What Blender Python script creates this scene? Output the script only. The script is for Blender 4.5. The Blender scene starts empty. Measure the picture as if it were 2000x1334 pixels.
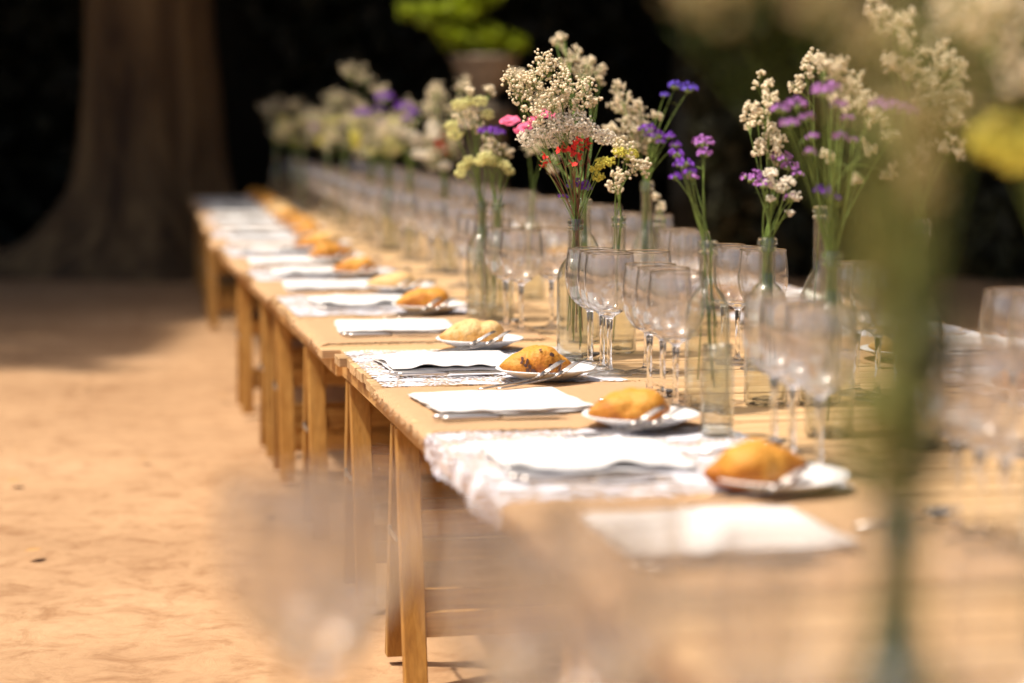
import bpy, bmesh, math, random
import numpy as np
from mathutils import Vector, Matrix, noise
random.seed(7); rng = np.random.default_rng(7)
S = bpy.context.scene
R = math.radians
COL = S.collection
# ------------------------------------------------------------------ camera, sky, sun, exposure
T = 0.535            # table height
CAMZ = T + 0.50
F = 4167.0          # focal length in photograph pixels (2000 wide)
PITCH = math.atan((667 - 225) / F)
cd = bpy.data.cameras.new('camera'); cam = bpy.data.objects.new('camera', cd); COL.objects.link(cam)
cd.sensor_width = 36; cd.lens = 36 * F / 2000; cd.clip_start = .05; cd.clip_end = 400
cam.location = (0, 0, CAMZ); cam.rotation_euler = (R(90) - PITCH, 0, 0)
cd.dof.use_dof = True; cd.dof.focus_distance = 4.12; cd.dof.aperture_fstop = 1.7; cd.dof.aperture_blades = 9
S.camera = cam
SUN_EL = R(66); SUNH = Vector((-.96, -.29, 0)).normalized()
TOSUN = Vector((SUNH.x * math.cos(SUN_EL), SUNH.y * math.cos(SUN_EL), math.sin(SUN_EL)))
w = bpy.data.worlds.new('World'); S.world = w; w.use_nodes = True
sky = w.node_tree.nodes.new('ShaderNodeTexSky'); sky.sky_type = 'NISHITA'; sky.sun_disc = False; sky.dust_density = 5.0; sky.air_density = .55; sky.ozone_density = .2
sky.sun_elevation = SUN_EL; sky.sun_rotation = math.atan2(SUNH.x, SUNH.y)
w.node_tree.links.new(sky.outputs[0], w.node_tree.nodes['Background'].inputs[0])
w.node_tree.nodes['Background'].inputs[1].default_value = 0.12
sl = bpy.data.lights.new('sun', 'SUN'); sl.energy = 3.9; sl.angle = R(2.0); sl.color = (1, .90, .77)
so = bpy.data.objects.new('sun', sl); COL.objects.link(so); so.location = (-6, 4, 12)
so.rotation_euler = (-TOSUN).to_track_quat('-Z', 'Y').to_euler()
S.view_settings.view_transform = 'Standard'; S.view_settings.look = 'None'
S.view_settings.exposure = 0.46; S.view_settings.gamma = 1; S.view_settings.use_curve_mapping = False
S.render.engine = 'CYCLES'; cy = S.cycles
cy.use_denoising = True; cy.max_bounces = 14; cy.transmission_bounces = 12; cy.transparent_max_bounces = 40
cy.diffuse_bounces = 3; cy.glossy_bounces = 5; cy.caustics_reflective = False; cy.caustics_refractive = True
cy.sample_clamp_indirect = 6; cy.sample_clamp_direct = 14; cy.blur_glossy = .5; cy.use_adaptive_sampling = True; cy.adaptive_threshold = .02

FW = Vector((0, math.cos(PITCH), -math.sin(PITCH))); UP = Vector((0, math.sin(PITCH), math.cos(PITCH))); RT = Vector((1, 0, 0))
C0 = Vector((0, 0, CAMZ))
def ray(px, py): return FW + RT * ((px - 1000) / F) + UP * ((667 - py) / F)
def at(px, py, z=T):                 # the point of the level plane z that the photograph shows at (px, py)
    d = ray(px, py); return C0 + d * ((z - CAMZ) / d.z)
def atd(px, py, Y):                  # the point at distance Y
    d = ray(px, py); return C0 + d * (Y / d.y)

# ------------------------------------------------------------------ materials
def mat(name):
    m = bpy.data.materials.new(name); m.use_nodes = True; nt = m.node_tree
    return m, nt, nt.nodes['Principled BSDF']
def N(nt, t, **kw):
    n = nt.nodes.new('ShaderNode' + t)
    for k, v in kw.items():
        if k in n.inputs: n.inputs[k].default_value = v
        else: setattr(n, k, v)
    return n
def L(nt, a, b): nt.links.new(a, b)
def ramp(nt, fac, stops):
    r = nt.nodes.new('ShaderNodeValToRGB'); e = r.color_ramp.elements
    while len(e) < len(stops): e.new(.5)
    for i, (p, c) in enumerate(stops): e[i].position = p; e[i].color = (*c, 1)
    L(nt, fac, r.inputs[0]); return r.outputs[0]
def coords(nt, scale=(1, 1, 1), kind='Object', jitter=True):
    tc = N(nt, 'TexCoord'); mp = N(nt, 'Mapping'); mp.inputs['Scale'].default_value = scale
    L(nt, tc.outputs[kind], mp.inputs[0])
    if jitter:
        oi = N(nt, 'ObjectInfo'); mu = N(nt, 'Math', operation='MULTIPLY'); mu.inputs[1].default_value = 37.3
        L(nt, oi.outputs['Random'], mu.inputs[0]); L(nt, mu.outputs[0], mp.inputs['Location'])
    return mp.outputs[0]
def noise_(nt, co, scale, detail=5, rough=.55, dist=0):
    n = N(nt, 'TexNoise', Scale=scale, Detail=detail, Roughness=rough, Distortion=dist); L(nt, co, n.inputs['Vector']); return n.outputs['Fac']
def bump(nt, h, p, strength=.3, dist=.01):
    b = N(nt, 'Bump', Strength=strength, Distance=dist); L(nt, h, b.inputs['Height']); L(nt, b.outputs[0], p.inputs['Normal'])
def simple(name, col, rough=.7, var=.25, scale=30, **kw):
    m, nt, p = mat(name); co = coords(nt); f = noise_(nt, co, scale)
    a = tuple(c * (1 - var) for c in col); b = tuple(min(1, c * (1 + var)) for c in col)
    L(nt, ramp(nt, f, [(.3, a), (.7, b)]), p.inputs['Base Color']); p.inputs['Roughness'].default_value = rough
    for k, v in kw.items(): p.inputs[k].default_value = v
    return m
def wood(name, c1, c2, c3, axis, rough=.6):
    m, nt, p = mat(name)
    sc = [26, 26, 26]; sc[axis] = 1.6
    co = coords(nt, tuple(sc)); f = noise_(nt, co, 1.4, 6, .62, .8)
    base = ramp(nt, f, [(.25, c1), (.5, c2), (.72, c3)])
    sc2 = [120, 120, 120]; sc2[axis] = 5
    f2 = noise_(nt, coords(nt, tuple(sc2)), 1.2, 3)
    mx = N(nt, 'MixRGB', blend_type='MULTIPLY'); mx.inputs[0].default_value = .55
    L(nt, base, mx.inputs[1]); L(nt, ramp(nt, f2, [(.3, (.62, .55, .48)), (.6, (1, 1, 1))]), mx.inputs[2])
    # knots
    v = N(nt, 'TexVoronoi', Scale=1.0); sc3 = [9, 9, 9]; sc3[axis] = 3.2; L(nt, coords(nt, tuple(sc3)), v.inputs['Vector'])
    kn = ramp(nt, v.outputs['Distance'], [(.05, (.35, .2, .1)), (.13, (1, 1, 1))])
    m2 = N(nt, 'MixRGB', blend_type='MULTIPLY'); m2.inputs[0].default_value = .8
    L(nt, mx.outputs[0], m2.inputs[1]); L(nt, kn, m2.inputs[2])
    oi = N(nt, 'ObjectInfo'); hv = N(nt, 'HueSaturation'); mr = N(nt, 'MapRange'); mr.inputs[3].default_value = .82; mr.inputs[4].default_value = 1.15
    L(nt, oi.outputs['Random'], mr.inputs[0]); L(nt, mr.outputs[0], hv.inputs['Value']); L(nt, m2.outputs[0], hv.inputs['Color'])
    L(nt, hv.outputs[0], p.inputs['Base Color']); p.inputs['Roughness'].default_value = rough
    bump(nt, f2, p, .35, .002)
    return m
M = {}
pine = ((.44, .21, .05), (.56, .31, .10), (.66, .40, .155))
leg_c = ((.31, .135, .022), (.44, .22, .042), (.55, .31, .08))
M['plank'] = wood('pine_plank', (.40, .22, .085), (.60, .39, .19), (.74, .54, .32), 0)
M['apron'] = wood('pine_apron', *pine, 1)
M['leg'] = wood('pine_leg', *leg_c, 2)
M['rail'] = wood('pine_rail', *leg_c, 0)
M['metal_fit'] = simple('steel_fitting', (.4, .4, .4), .4, Metallic=1.0)

def glassy(name, tint, lo=.0, hi=.8, ior=1.5, edge=.80, base=.05, haze=.05):
    # thin blown glass: straight through where seen face on, refracting towards the edges
    m, nt, p = mat(name); nt.nodes.remove(p); out = nt.nodes['Material Output']
    lw = N(nt, 'LayerWeight', Blend=.5); mr = N(nt, 'MapRange', interpolation_type='SMOOTHSTEP')
    mr.inputs[1].default_value = edge; mr.inputs[2].default_value = 1.0; mr.inputs[3].default_value = lo; mr.inputs[4].default_value = hi
    L(nt, lw.outputs['Facing'], mr.inputs[0])
    tr = N(nt, 'BsdfTransparent'); tr.inputs[0].default_value = (*tint, 1)
    gl = N(nt, 'BsdfGlass', Roughness=.0, IOR=ior); gl.inputs[0].default_value = (*tint, 1)
    mx = N(nt, 'MixShader'); L(nt, mr.outputs[0], mx.inputs[0]); L(nt, tr.outputs[0], mx.inputs[1]); L(nt, gl.outputs[0], mx.inputs[2])
    gs = N(nt, 'BsdfGlossy', Roughness=.06); pw = N(nt, 'Math', operation='POWER'); pw.inputs[1].default_value = 3.6; L(nt, lw.outputs['Facing'], pw.inputs[0])
    fr = N(nt, 'Math', operation='MULTIPLY_ADD'); fr.inputs[1].default_value = .9; fr.inputs[2].default_value = base; L(nt, pw.outputs[0], fr.inputs[0]); m2 = N(nt, 'MixShader')
    L(nt, fr.outputs[0], m2.inputs[0]); L(nt, mx.outputs[0], m2.inputs[1]); L(nt, gs.outputs[0], m2.inputs[2])
    wv = noise_(nt, coords(nt, (1, 1, .35)), 38, 2); bp_ = N(nt, 'Bump', Strength=.35, Distance=.002); L(nt, wv, bp_.inputs['Height']); L(nt, bp_.outputs[0], gs.inputs['Normal']); L(nt, bp_.outputs[0], gl.inputs['Normal'])
    # pale streaky haze mixed into the shader so the glass looks brightly lit
    df = N(nt, 'BsdfDiffuse'); df.inputs[0].default_value = (.9, .88, .85, 1); tl = N(nt, 'BsdfTranslucent'); tl.inputs[0].default_value = (.9, .88, .85, 1)
    m3 = N(nt, 'MixShader'); m3.inputs[0].default_value = .5; L(nt, df.outputs[0], m3.inputs[1]); L(nt, tl.outputs[0], m3.inputs[2])
    sm = noise_(nt, coords(nt, (1, 1, .4)), 26, 5, .6, .8); mr2 = N(nt, 'MapRange'); mr2.inputs[1].default_value = .35; mr2.inputs[2].default_value = .75; mr2.inputs[3].default_value = haze * .35; mr2.inputs[4].default_value = haze * 1.9
    L(nt, sm, mr2.inputs[0]); m4 = N(nt, 'MixShader'); L(nt, mr2.outputs[0], m4.inputs[0]); L(nt, m2.outputs[0], m4.inputs[1]); L(nt, m3.outputs[0], m4.inputs[2])
    L(nt, m4.outputs[0], out.inputs[0]); return m
M['bowl'] = glassy('clear_glass_bowl', (.995, .988, .98), .06, .98, edge=.60, base=.10, haze=.03)
M['bottle'] = glassy('clear_bottle_glass', (.95, .955, .915), .05, .98, edge=.48, base=.05, haze=.018)
m, nt, p = mat('solid_clear_glass'); p.inputs['Transmission Weight'].default_value = 1; p.inputs['Roughness'].default_value = 0.0
p.inputs['IOR'].default_value = 1.5; p.inputs['Base Color'].default_value = (.99, .99, .985, 1); M['glass'] = m
m, nt, p = mat('rim_glass'); p.inputs['Transmission Weight'].default_value = 1; p.inputs['Roughness'].default_value = 0.05; p.inputs['IOR'].default_value = 1.5; p.inputs['Base Color'].default_value = (.86, .78, .66, 1); M['rimglass'] = m

m, nt, p = mat('sand'); co = coords(nt, jitter=False)
f1 = noise_(nt, co, .9, 9, .6); f2 = noise_(nt, co, 28, 6, .7); f3 = noise_(nt, co, 9, 5, .7, .6)
b1 = ramp(nt, f1, [(.3, (.37, .215, .105)), (.55, (.475, .29, .15)), (.75, (.56, .36, .205))])
mx = N(nt, 'MixRGB', blend_type='MULTIPLY'); mx.inputs[0].default_value = .8; L(nt, b1, mx.inputs[1]); L(nt, ramp(nt, f3, [(.32, (.62, .52, .42)), (.52, (1, 1, 1))]), mx.inputs[2])
mx2 = N(nt, 'MixRGB', blend_type='MULTIPLY'); mx2.inputs[0].default_value = .6; L(nt, mx.outputs[0], mx2.inputs[1]); L(nt, ramp(nt, f2, [(.3, (.78, .74, .70)), (.6, (1.0, 1.0, 1.0))]), mx2.inputs[2])
L(nt, mx2.outputs[0], p.inputs['Base Color']); p.inputs['Roughness'].default_value = .95
bump(nt, f3, p, .35, .02); M['sand'] = m

m, nt, p = mat('bread_crust'); co = coords(nt)
f = noise_(nt, co, 15, 5, .6); f2 = noise_(nt, co, 90, 4); f3 = noise_(nt, co, 260, 3, .8)
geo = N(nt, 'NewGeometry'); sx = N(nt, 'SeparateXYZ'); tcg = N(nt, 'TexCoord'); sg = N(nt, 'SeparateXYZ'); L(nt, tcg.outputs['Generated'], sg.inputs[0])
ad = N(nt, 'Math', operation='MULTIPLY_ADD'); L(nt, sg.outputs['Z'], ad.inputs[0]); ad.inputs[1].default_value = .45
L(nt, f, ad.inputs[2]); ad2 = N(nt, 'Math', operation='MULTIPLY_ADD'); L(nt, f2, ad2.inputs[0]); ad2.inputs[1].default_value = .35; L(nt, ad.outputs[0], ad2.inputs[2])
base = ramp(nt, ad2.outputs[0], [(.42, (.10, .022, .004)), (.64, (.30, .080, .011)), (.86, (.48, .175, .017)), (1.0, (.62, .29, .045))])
mx = N(nt, 'MixRGB', blend_type='MULTIPLY'); mx.inputs[0].default_value = .7; L(nt, base, mx.inputs[1]); L(nt, ramp(nt, f3, [(.3, (.72, .6, .5)), (.5, (1, 1, 1))]), mx.inputs[2])
L(nt, mx.outputs[0], p.inputs['Base Color']); p.inputs['Roughness'].default_value = .55; p.inputs['Specular IOR Level'].default_value = .3; bump(nt, f2, p, .9, .005); M['bread'] = m
m = M['bread'].copy(); m.name = 'pale_bread_crust'; M['bread_pale'] = m
cr = [n for n in m.node_tree.nodes if n.type == 'VALTORGB' and len(n.color_ramp.elements) == 4][0].color_ramp.elements
for e, c in zip(cr, ((.22, .07, .012), (.46, .19, .035), (.62, .33, .09), (.70, .46, .20))): e.color = (*c, 1)
M['burnt'] = simple('burnt_crust', (.07, .022, .012), .7, .4, 80)
M['flour'] = simple('pale_crust', (.74, .52, .27), .8, .2, 60)

m, nt, p = mat('white_china'); p.inputs['Base Color'].default_value = (.80, .80, .79, 1); p.inputs['Roughness'].default_value = .42
p.inputs['Specular IOR Level'].default_value = .3; M['china'] = m
m, nt, p = mat('napkin_cotton'); co = coords(nt); f = noise_(nt, co, 14, 3)
L(nt, ramp(nt, f, [(.3, (.68, .665, .645)), (.7, (.74, .725, .705))]), p.inputs['Base Color']); p.inputs['Roughness'].default_value = .9
wv = noise_(nt, co, 700, 2); bump(nt, wv, p, .15, .001); M['napkin'] = m
# lace: real holes
m, nt, p = mat('white_lace'); co = coords(nt, jitter=False); v = N(nt, 'TexVoronoi', Scale=95.0, feature='DISTANCE_TO_EDGE'); L(nt, co, v.inputs['Vector'])
v2 = N(nt, 'TexVoronoi', Scale=16.0); L(nt, co, v2.inputs['Vector'])
lt = N(nt, 'Math', operation='GREATER_THAN'); lt.inputs[1].default_value = .10; L(nt, v.outputs['Distance'], lt.inputs[0])
g2 = N(nt, 'Math', operation='GREATER_THAN'); g2.inputs[1].default_value = .42; L(nt, v2.outputs['Distance'], g2.inputs[0])
mu = N(nt, 'Math', operation='MULTIPLY'); L(nt, lt.outputs[0], mu.inputs[0]); L(nt, g2.outputs[0], mu.inputs[1])
L(nt, ramp(nt, noise_(nt, co, 42, 4, .7), [(.35, (.50, .49, .58)), (.55, (.74, .73, .76))]), p.inputs['Base Color']); p.inputs['Roughness'].default_value = .9
tr = N(nt, 'BsdfTransparent'); ms = N(nt, 'MixShader'); L(nt, mu.outputs[0], ms.inputs[0]); L(nt, p.outputs[0], ms.inputs[1]); L(nt, tr.outputs[0], ms.inputs[2])
L(nt, ms.outputs[0], nt.nodes['Material Output'].inputs[0])
bump(nt, noise_(nt, co, 55, 4), p, .8, .004); M['lace'] = m
m, nt, p = mat('jute_cloth'); co = coords(nt, jitter=False)
wa = N(nt, 'TexWave', Scale=95.0, Distortion=1.2); L(nt, co, wa.inputs['Vector'])
wb = N(nt, 'TexWave', Scale=95.0, Distortion=1.2, bands_direction='Y'); L(nt, co, wb.inputs['Vector'])
av = N(nt, 'Math', operation='ADD'); L(nt, wa.outputs['Fac'], av.inputs[0]); L(nt, wb.outputs['Fac'], av.inputs[1])
hf = N(nt, 'Math', operation='MULTIPLY'); hf.inputs[1].default_value = .5; L(nt, av.outputs[0], hf.inputs[0])
L(nt, ramp(nt, hf.outputs[0], [(.1, (.36, .20, .09)), (.6, (.58, .37, .20))]), p.inputs['Base Color']); p.inputs['Roughness'].default_value = .95
bump(nt, hf.outputs[0], p, .5, .002); M['jute'] = m
M['thread'] = simple('jute_thread', (.55, .34, .17), .95)
m, nt, p = mat('stainless_steel'); p.inputs['Metallic'].default_value = 1; p.inputs['Roughness'].default_value = .36; p.inputs['Base Color'].default_value = (.62, .57, .52, 1); M['steel'] = m
M['stem'] = simple('green_stem', (.16, .24, .045), .6, .35, 40)
M['dry_stem'] = simple('red_brown_stem', (.22, .07, .03), .6)
M['dark_stem'] = simple('dark_green_stem', (.055, .10, .025), .6)
M['gyp'] = simple('cream_floret', (.80, .69, .48), .8, .14, 120)
M['gyp_far'] = M['gyp']
M['purple'] = simple('purple_petal', (.22, .055, .50), .8, .35, 150)
M['blue'] = simple('violet_blue_petal', (.13, .07, .55), .8, .4, 150)
M['lilac'] = simple('lilac_petal', (.42, .16, .50), .8, .3, 150)
M['white'] = simple('ivory_petal', (.80, .74, .60), .8, .12, 90)
M['yellow'] = simple('yellow_petal', (.66, .60, .09), .8, .25, 90)
M['lemon'] = simple('pale_yellow_petal', (.72, .70, .30), .8, .2, 90)
M['red'] = simple('red_petal', (.66, .025, .015), .7, .3, 90)
M['pink'] = simple('pink_petal', (.78, .13, .25), .75, .25, 90)
M['green_bud'] = simple('green_bud', (.20, .26, .07), .8, .3)
for k in ('gyp', 'purple', 'blue', 'lilac', 'white', 'yellow', 'lemon', 'red', 'pink'):
    M[k].node_tree.nodes['Principled BSDF'].inputs['Subsurface Weight'].default_value = 0
M['dark_leaf'] = simple('dark_olive_leaf', (.04, .05, .018), .7); M['gold'] = simple('golden_floret', (.52, .42, .20), .8, .2); M['olive'] = simple('olive_leaf', (.22, .23, .06), .8, .3)
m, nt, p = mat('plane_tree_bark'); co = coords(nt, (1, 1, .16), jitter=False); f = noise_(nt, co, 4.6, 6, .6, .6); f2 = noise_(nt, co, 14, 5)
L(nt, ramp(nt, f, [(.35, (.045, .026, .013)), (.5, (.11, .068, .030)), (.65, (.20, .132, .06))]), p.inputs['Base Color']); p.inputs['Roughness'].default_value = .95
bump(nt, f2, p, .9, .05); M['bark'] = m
def leafm(name, c, tr=.3):
    m, nt, p = mat(name); f = noise_(nt, coords(nt, jitter=False), 1.5, 3)
    L(nt, ramp(nt, f, [(.3, tuple(x * .6 for x in c)), (.7, tuple(x * 1.3 for x in c))]), p.inputs['Base Color']); p.inputs['Roughness'].default_value = .7
    t = N(nt, 'BsdfTranslucent'); t.inputs[0].default_value = (c[0] * 1.3, c[1] * 1.3, c[2], 1); ms = N(nt, 'MixShader'); ms.inputs[0].default_value = tr
    L(nt, p.outputs[0], ms.inputs[1]); L(nt, t.outputs[0], ms.inputs[2]); L(nt, ms.outputs[0], nt.nodes['Material Output'].inputs[0]); return m
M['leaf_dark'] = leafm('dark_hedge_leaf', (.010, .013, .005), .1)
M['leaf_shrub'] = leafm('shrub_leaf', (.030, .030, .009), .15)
M['leaf_core'] = simple('hedge_core', (.005, .006, .003), .95)  # near-black solid core, added behind the leaves to block light
M['leaf_crown'] = leafm('crown_leaf', (.04, .07, .015), .12)
M['leaf_bright'] = leafm('yellow_green_leaf', (.36, .44, .02), .35)
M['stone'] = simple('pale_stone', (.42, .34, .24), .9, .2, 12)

# ------------------------------------------------------------------ mesh tools
class MB:
    def __init__(s): s.v = []; s.f = []
    def add(s, vs, fs):
        o = len(s.v); s.v += [tuple(v) for v in vs]; s.f += [tuple(i + o for i in f) for f in fs]
    def box(s, c, d, rz=0, jit=0):
        cx, cy_, cz = c; vs = []
        for z in (-.5, .5):
            for (x, y) in ((-.5, -.5), (.5, -.5), (.5, .5), (-.5, .5)):
                X = x * d[0] + random.uniform(-jit, jit); Y = y * d[1] + random.uniform(-jit, jit)
                vs.append((cx + X * math.cos(rz) - Y * math.sin(rz), cy_ + X * math.sin(rz) + Y * math.cos(rz), cz + z * d[2]))
        s.add(vs, [(3, 2, 1, 0), (4, 5, 6, 7), (0, 1, 5, 4), (1, 2, 6, 5), (2, 3, 7, 6), (3, 0, 4, 7)])
    def beam(s, a, b, wx, wy):           # square timber from a to b, sides wx (x) and wy (y)
        vs = []
        for p in (a, b):
            for (x, y) in ((-.5, -.5), (.5, -.5), (.5, .5), (-.5, .5)): vs.append((p[0] + x * wx, p[1] + y * wy, p[2]))
        s.add(vs, [(3, 2, 1, 0), (4, 5, 6, 7), (0, 1, 5, 4), (1, 2, 6, 5), (2, 3, 7, 6), (3, 0, 4, 7)])
    def tube(s, pts, rad, n=5, cap=True):
        pts = [Vector(p) for p in pts]
        if not hasattr(rad, '__len__'): rad = [rad] * len(pts)
        vs = []; fs = []
        for i, p in enumerate(pts):
            t = (pts[min(i + 1, len(pts) - 1)] - pts[max(i - 1, 0)])
            t = t.normalized() if t.length > 1e-9 else Vector((0, 0, 1))
            a = t.cross(Vector((0, 1, .01)) if abs(t.y) < .9 else Vector((1, 0, 0))).normalized(); b = t.cross(a)
            for k in range(n):
                q = 2 * math.pi * k / n; vs.append(p + (a * math.cos(q) + b * math.sin(q)) * rad[i])
        for i in range(len(pts) - 1):
            for k in range(n):
                k2 = (k + 1) % n; fs.append((i * n + k, i * n + k2, (i + 1) * n + k2, (i + 1) * n + k))
        if cap: fs += [tuple(range(n))[::-1], tuple(range((len(pts) - 1) * n, len(pts) * n))]
        s.add(vs, fs)
    def lathe(s, prof, n=48, c=(0, 0, 0), close=False):
        vs = []; fs = []; ring = []
        for (r, z) in prof:
            if r < 1e-6: ring.append([len(vs)]); vs.append((c[0], c[1], c[2] + z))
            else:
                ring.append(list(range(len(vs), len(vs) + n)))
                for k in range(n):
                    a = 2 * math.pi * k / n; vs.append((c[0] + r * math.cos(a), c[1] + r * math.sin(a), c[2] + z))
        m_ = len(prof)
        for i in range(m_ if close else m_ - 1):
            A, B = ring[i], ring[(i + 1) % m_]
            for k in range(n):
                k2 = (k + 1) % n
                if len(A) == 1 and len(B) == 1: continue
                if len(A) == 1: fs.append((A[0], B[k2], B[k]))
                elif len(B) == 1: fs.append((A[k], A[k2], B[0]))
                else: fs.append((A[k], A[k2], B[k2], B[k]))
        s.add(vs, fs)
    def ball(s, c, r, lod=1, sq=(1, 1, 1)):
        V, Fc = ICO[lod]; s.add([(c[0] + v[0] * r * sq[0], c[1] + v[1] * r * sq[1], c[2] + v[2] * r * sq[2]) for v in V], Fc)
    def build(s, name, m, parent=None, smooth=True, kind=None):
        me = bpy.data.meshes.new(name); me.from_pydata(s.v, [], s.f); me.update()
        if smooth: me.polygons.foreach_set('use_smooth', [True] * len(me.polygons))
        me.materials.append(m); o = bpy.data.objects.new(name, me); COL.objects.link(o)
        if parent: o.parent = parent
        if kind: o['kind'] = kind
        return o
ICO = {}
for l in (0, 1, 2):
    b = bmesh.new(); bmesh.ops.create_icosphere(b, subdivisions=l + 1, radius=1)
    ICO[l] = ([tuple(v.co) for v in b.verts], [tuple(v.index for v in f.verts) for f in b.faces]); b.free()
def bevel(o, w_=.002, seg=2):
    b = bmesh.new(); b.from_mesh(o.data); bmesh.ops.bevel(b, geom=list(b.edges), offset=w_, segments=seg, affect='EDGES', profile=.5)
    b.to_mesh(o.data); b.free(); return o
def tag(o, label=None, cat=None, group=None, kind=None):
    if label: o['label'] = label
    if cat: o['category'] = cat
    if group: o['group'] = group
    if kind: o['kind'] = kind
    return o
def thing(name, label, cat, loc=(0, 0, 0), rz=0, group=None):
    o = bpy.data.objects.new(name, None); o.empty_display_size = .05; COL.objects.link(o)
    o.location = loc; o.rotation_euler = (0, 0, rz); return tag(o, label, cat, group)
def tree_of(o, out=None):
    kids = {}
    for x in COL.objects:
        if x.parent: kids.setdefault(x.parent.name, []).append(x)
    return kids
def dup(o, loc=None, rz=None, label=None, group=None):
    def rec(a, par):
        c = a.copy(); COL.objects.link(c)
        if par: c.parent = par
        for ch in list(a.children): rec(ch, c)
        return c
    r = rec(o, None)
    if loc is not None: r.location = loc
    if rz is not None: r.rotation_euler[2] = rz
    if label: r['label'] = label
    if group: r['group'] = group
    elif 'group' in r and label and group is not None: del r['group']
    return r
class Proto:                          # first placing moves the original, later ones copy it
    def __init__(s, o): s.o = o; s.used = False
    def put(s, loc, rz, label, group=None):
        if s.used: o = dup(s.o, loc, rz, label, group)
        else: o = s.o; s.used = True; o.location = loc; o.rotation_euler = (0, 0, rz); o['label'] = label; 
        if group: o['group'] = group
        return o
ORD = ['nearest', 'second', 'third', 'fourth', 'fifth', 'sixth', 'seventh', 'eighth', 'ninth', 'tenth', 'eleventh', 'twelfth', 'thirteenth', 'fourteenth', 'fifteenth', 'sixteenth', 'seventeenth', 'eighteenth', 'nineteenth', 'twentieth']

# ------------------------------------------------------------------ setting
g = MB(); n_ = 60
gx = np.concatenate([np.linspace(-150, -12, 8), np.linspace(-10, 10, 60), np.linspace(12, 150, 8)])
gy = np.concatenate([np.linspace(-100, -2, 6), np.linspace(0, 24, 90), np.linspace(28, 200, 8)])
vs = [(x, y, .018 * (noise.noise((x * .8, y * .8, 3)) - .0) + .006 * noise.noise((x * 4, y * 4, 1)) if abs(x) < 12 and 0 < y < 26 else 0) for y in gy for x in gx]
W_ = len(gx); fs = [(j * W_ + i, j * W_ + i + 1, (j + 1) * W_ + i + 1, (j + 1) * W_ + i) for j in range(len(gy) - 1) for i in range(W_ - 1)]
g.add(vs, fs); g.build('ground', M['sand'], kind='structure')
# fallen leaves and crumbs of earth on the sand
lb = MB()
for i in range(60):
    p_ = (random.uniform(-2.6, .1), random.uniform(4, 11), 0.02); a = random.uniform(0, 6.3); q = random.uniform(.008, .028)
    lb.add([(p_[0] + q * math.cos(a + k * 1.25) * (1 if k % 2 else .6), p_[1] + q * math.sin(a + k * 1.25), p_[2] + random.uniform(0, .006)) for k in range(5)], [(0, 1, 2, 3, 4)])
lb.build('fallen_leaves', simple('dry_leaf', (.44, .24, .09), .9), kind='stuff', smooth=False)

def leaves(name, pts, size, m, parent=None, kind='stuff', flat=0):
    n = len(pts); a = rng.normal(size=(n, 3)); a[:, 2] *= (1 - flat); a /= np.linalg.norm(a, axis=1)[:, None]
    b = np.cross(a, rng.normal(size=(n, 3))); b /= np.linalg.norm(b, axis=1)[:, None]
    s = size * rng.uniform(.6, 1.3, (n, 1)); a *= s; b *= s * .6
    v = np.stack([pts - a, pts - a * .1 + b, pts + a, pts - a * .1 - b], 1).reshape(-1, 3)
    me = bpy.data.meshes.new(name); me.vertices.add(4 * n); me.vertices.foreach_set('co', v.ravel().astype(np.float32))
    me.loops.add(4 * n); me.loops.foreach_set('vertex_index', np.arange(4 * n, dtype=np.int32))
    me.polygons.add(n); me.polygons.foreach_set('loop_start', np.arange(0, 4 * n, 4, dtype=np.int32)); me.polygons.foreach_set('loop_total', np.full(n, 4, np.int32))
    me.update(); me.validate(); me.materials.append(m); o = bpy.data.objects.new(name, me); COL.objects.link(o)
    if parent: o.parent = parent
    if kind: o['kind'] = kind
    return o

# big plane tree on the left, its crown shading the far end
tc = at(276, 538, 0); tx, ty = tc.x, tc.y + .35
tr = thing('plane_tree', 'massive old tree trunk with flaring roots in deep shade behind the table', 'tree', (tx, ty, 0))
prof = [(-.3, 1.45), (0, .86), (.12, .70), (.3, .575), (.55, .50), (.85, .46), (1.3, .425), (2, .41), (3.2, .41), (4.6, .46), (5.6, .5)]
vs = []; fs = []; n_ = 72
def trr(z, a):
    r = np.interp(z, [q[0] for q in prof], [q[1] for q in prof])
    lob = .5 + .5 * math.cos(5 * a + .6 + .5 * math.sin(2 * a)); fl = max(0, 1 - z / 1.4)
    lean = (.40 * max(0, math.cos(a - math.pi)) ** 2 * max(0, 1 - z / .62) ** 1.3)
    return r * (1 + .22 * fl * (lob - .45) + .05 * math.sin(3 * a + 1) + .03 * math.sin(9 * a + z)) + lean * .9 + .02 * noise.noise((math.cos(a) * 2, math.sin(a) * 2, z * 2))
zs = np.concatenate([np.linspace(-.3, 1.4, 24), np.linspace(1.55, 5.6, 18)])
for z in zs:
    for k in range(n_):
        a = 2 * math.pi * k / n_; r = trr(z, a); vs.append((r * math.cos(a), r * math.sin(a), z))
for i in range(len(zs) - 1):
    for k in range(n_): fs.append((i * n_ + k, i * n_ + (k + 1) % n_, (i + 1) * n_ + (k + 1) % n_, (i + 1) * n_ + k))
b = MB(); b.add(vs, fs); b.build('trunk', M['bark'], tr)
b = MB()
for k in range(9):
    a = k * .7; p0 = Vector((.2 * math.cos(a), .2 * math.sin(a), 4.6)); d = Vector((math.cos(a), math.sin(a), .7))
    if math.sin(a) < .1: continue
    q = [p0 + d * t + Vector((0, 0, .1 * t * t)) for t in (0, 1, 2, 3.2, 4.4)]
    b.tube(q, [.24, .19, .14, .09, .04], 8)
b.build('limbs', M['bark'], tr)
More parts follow.
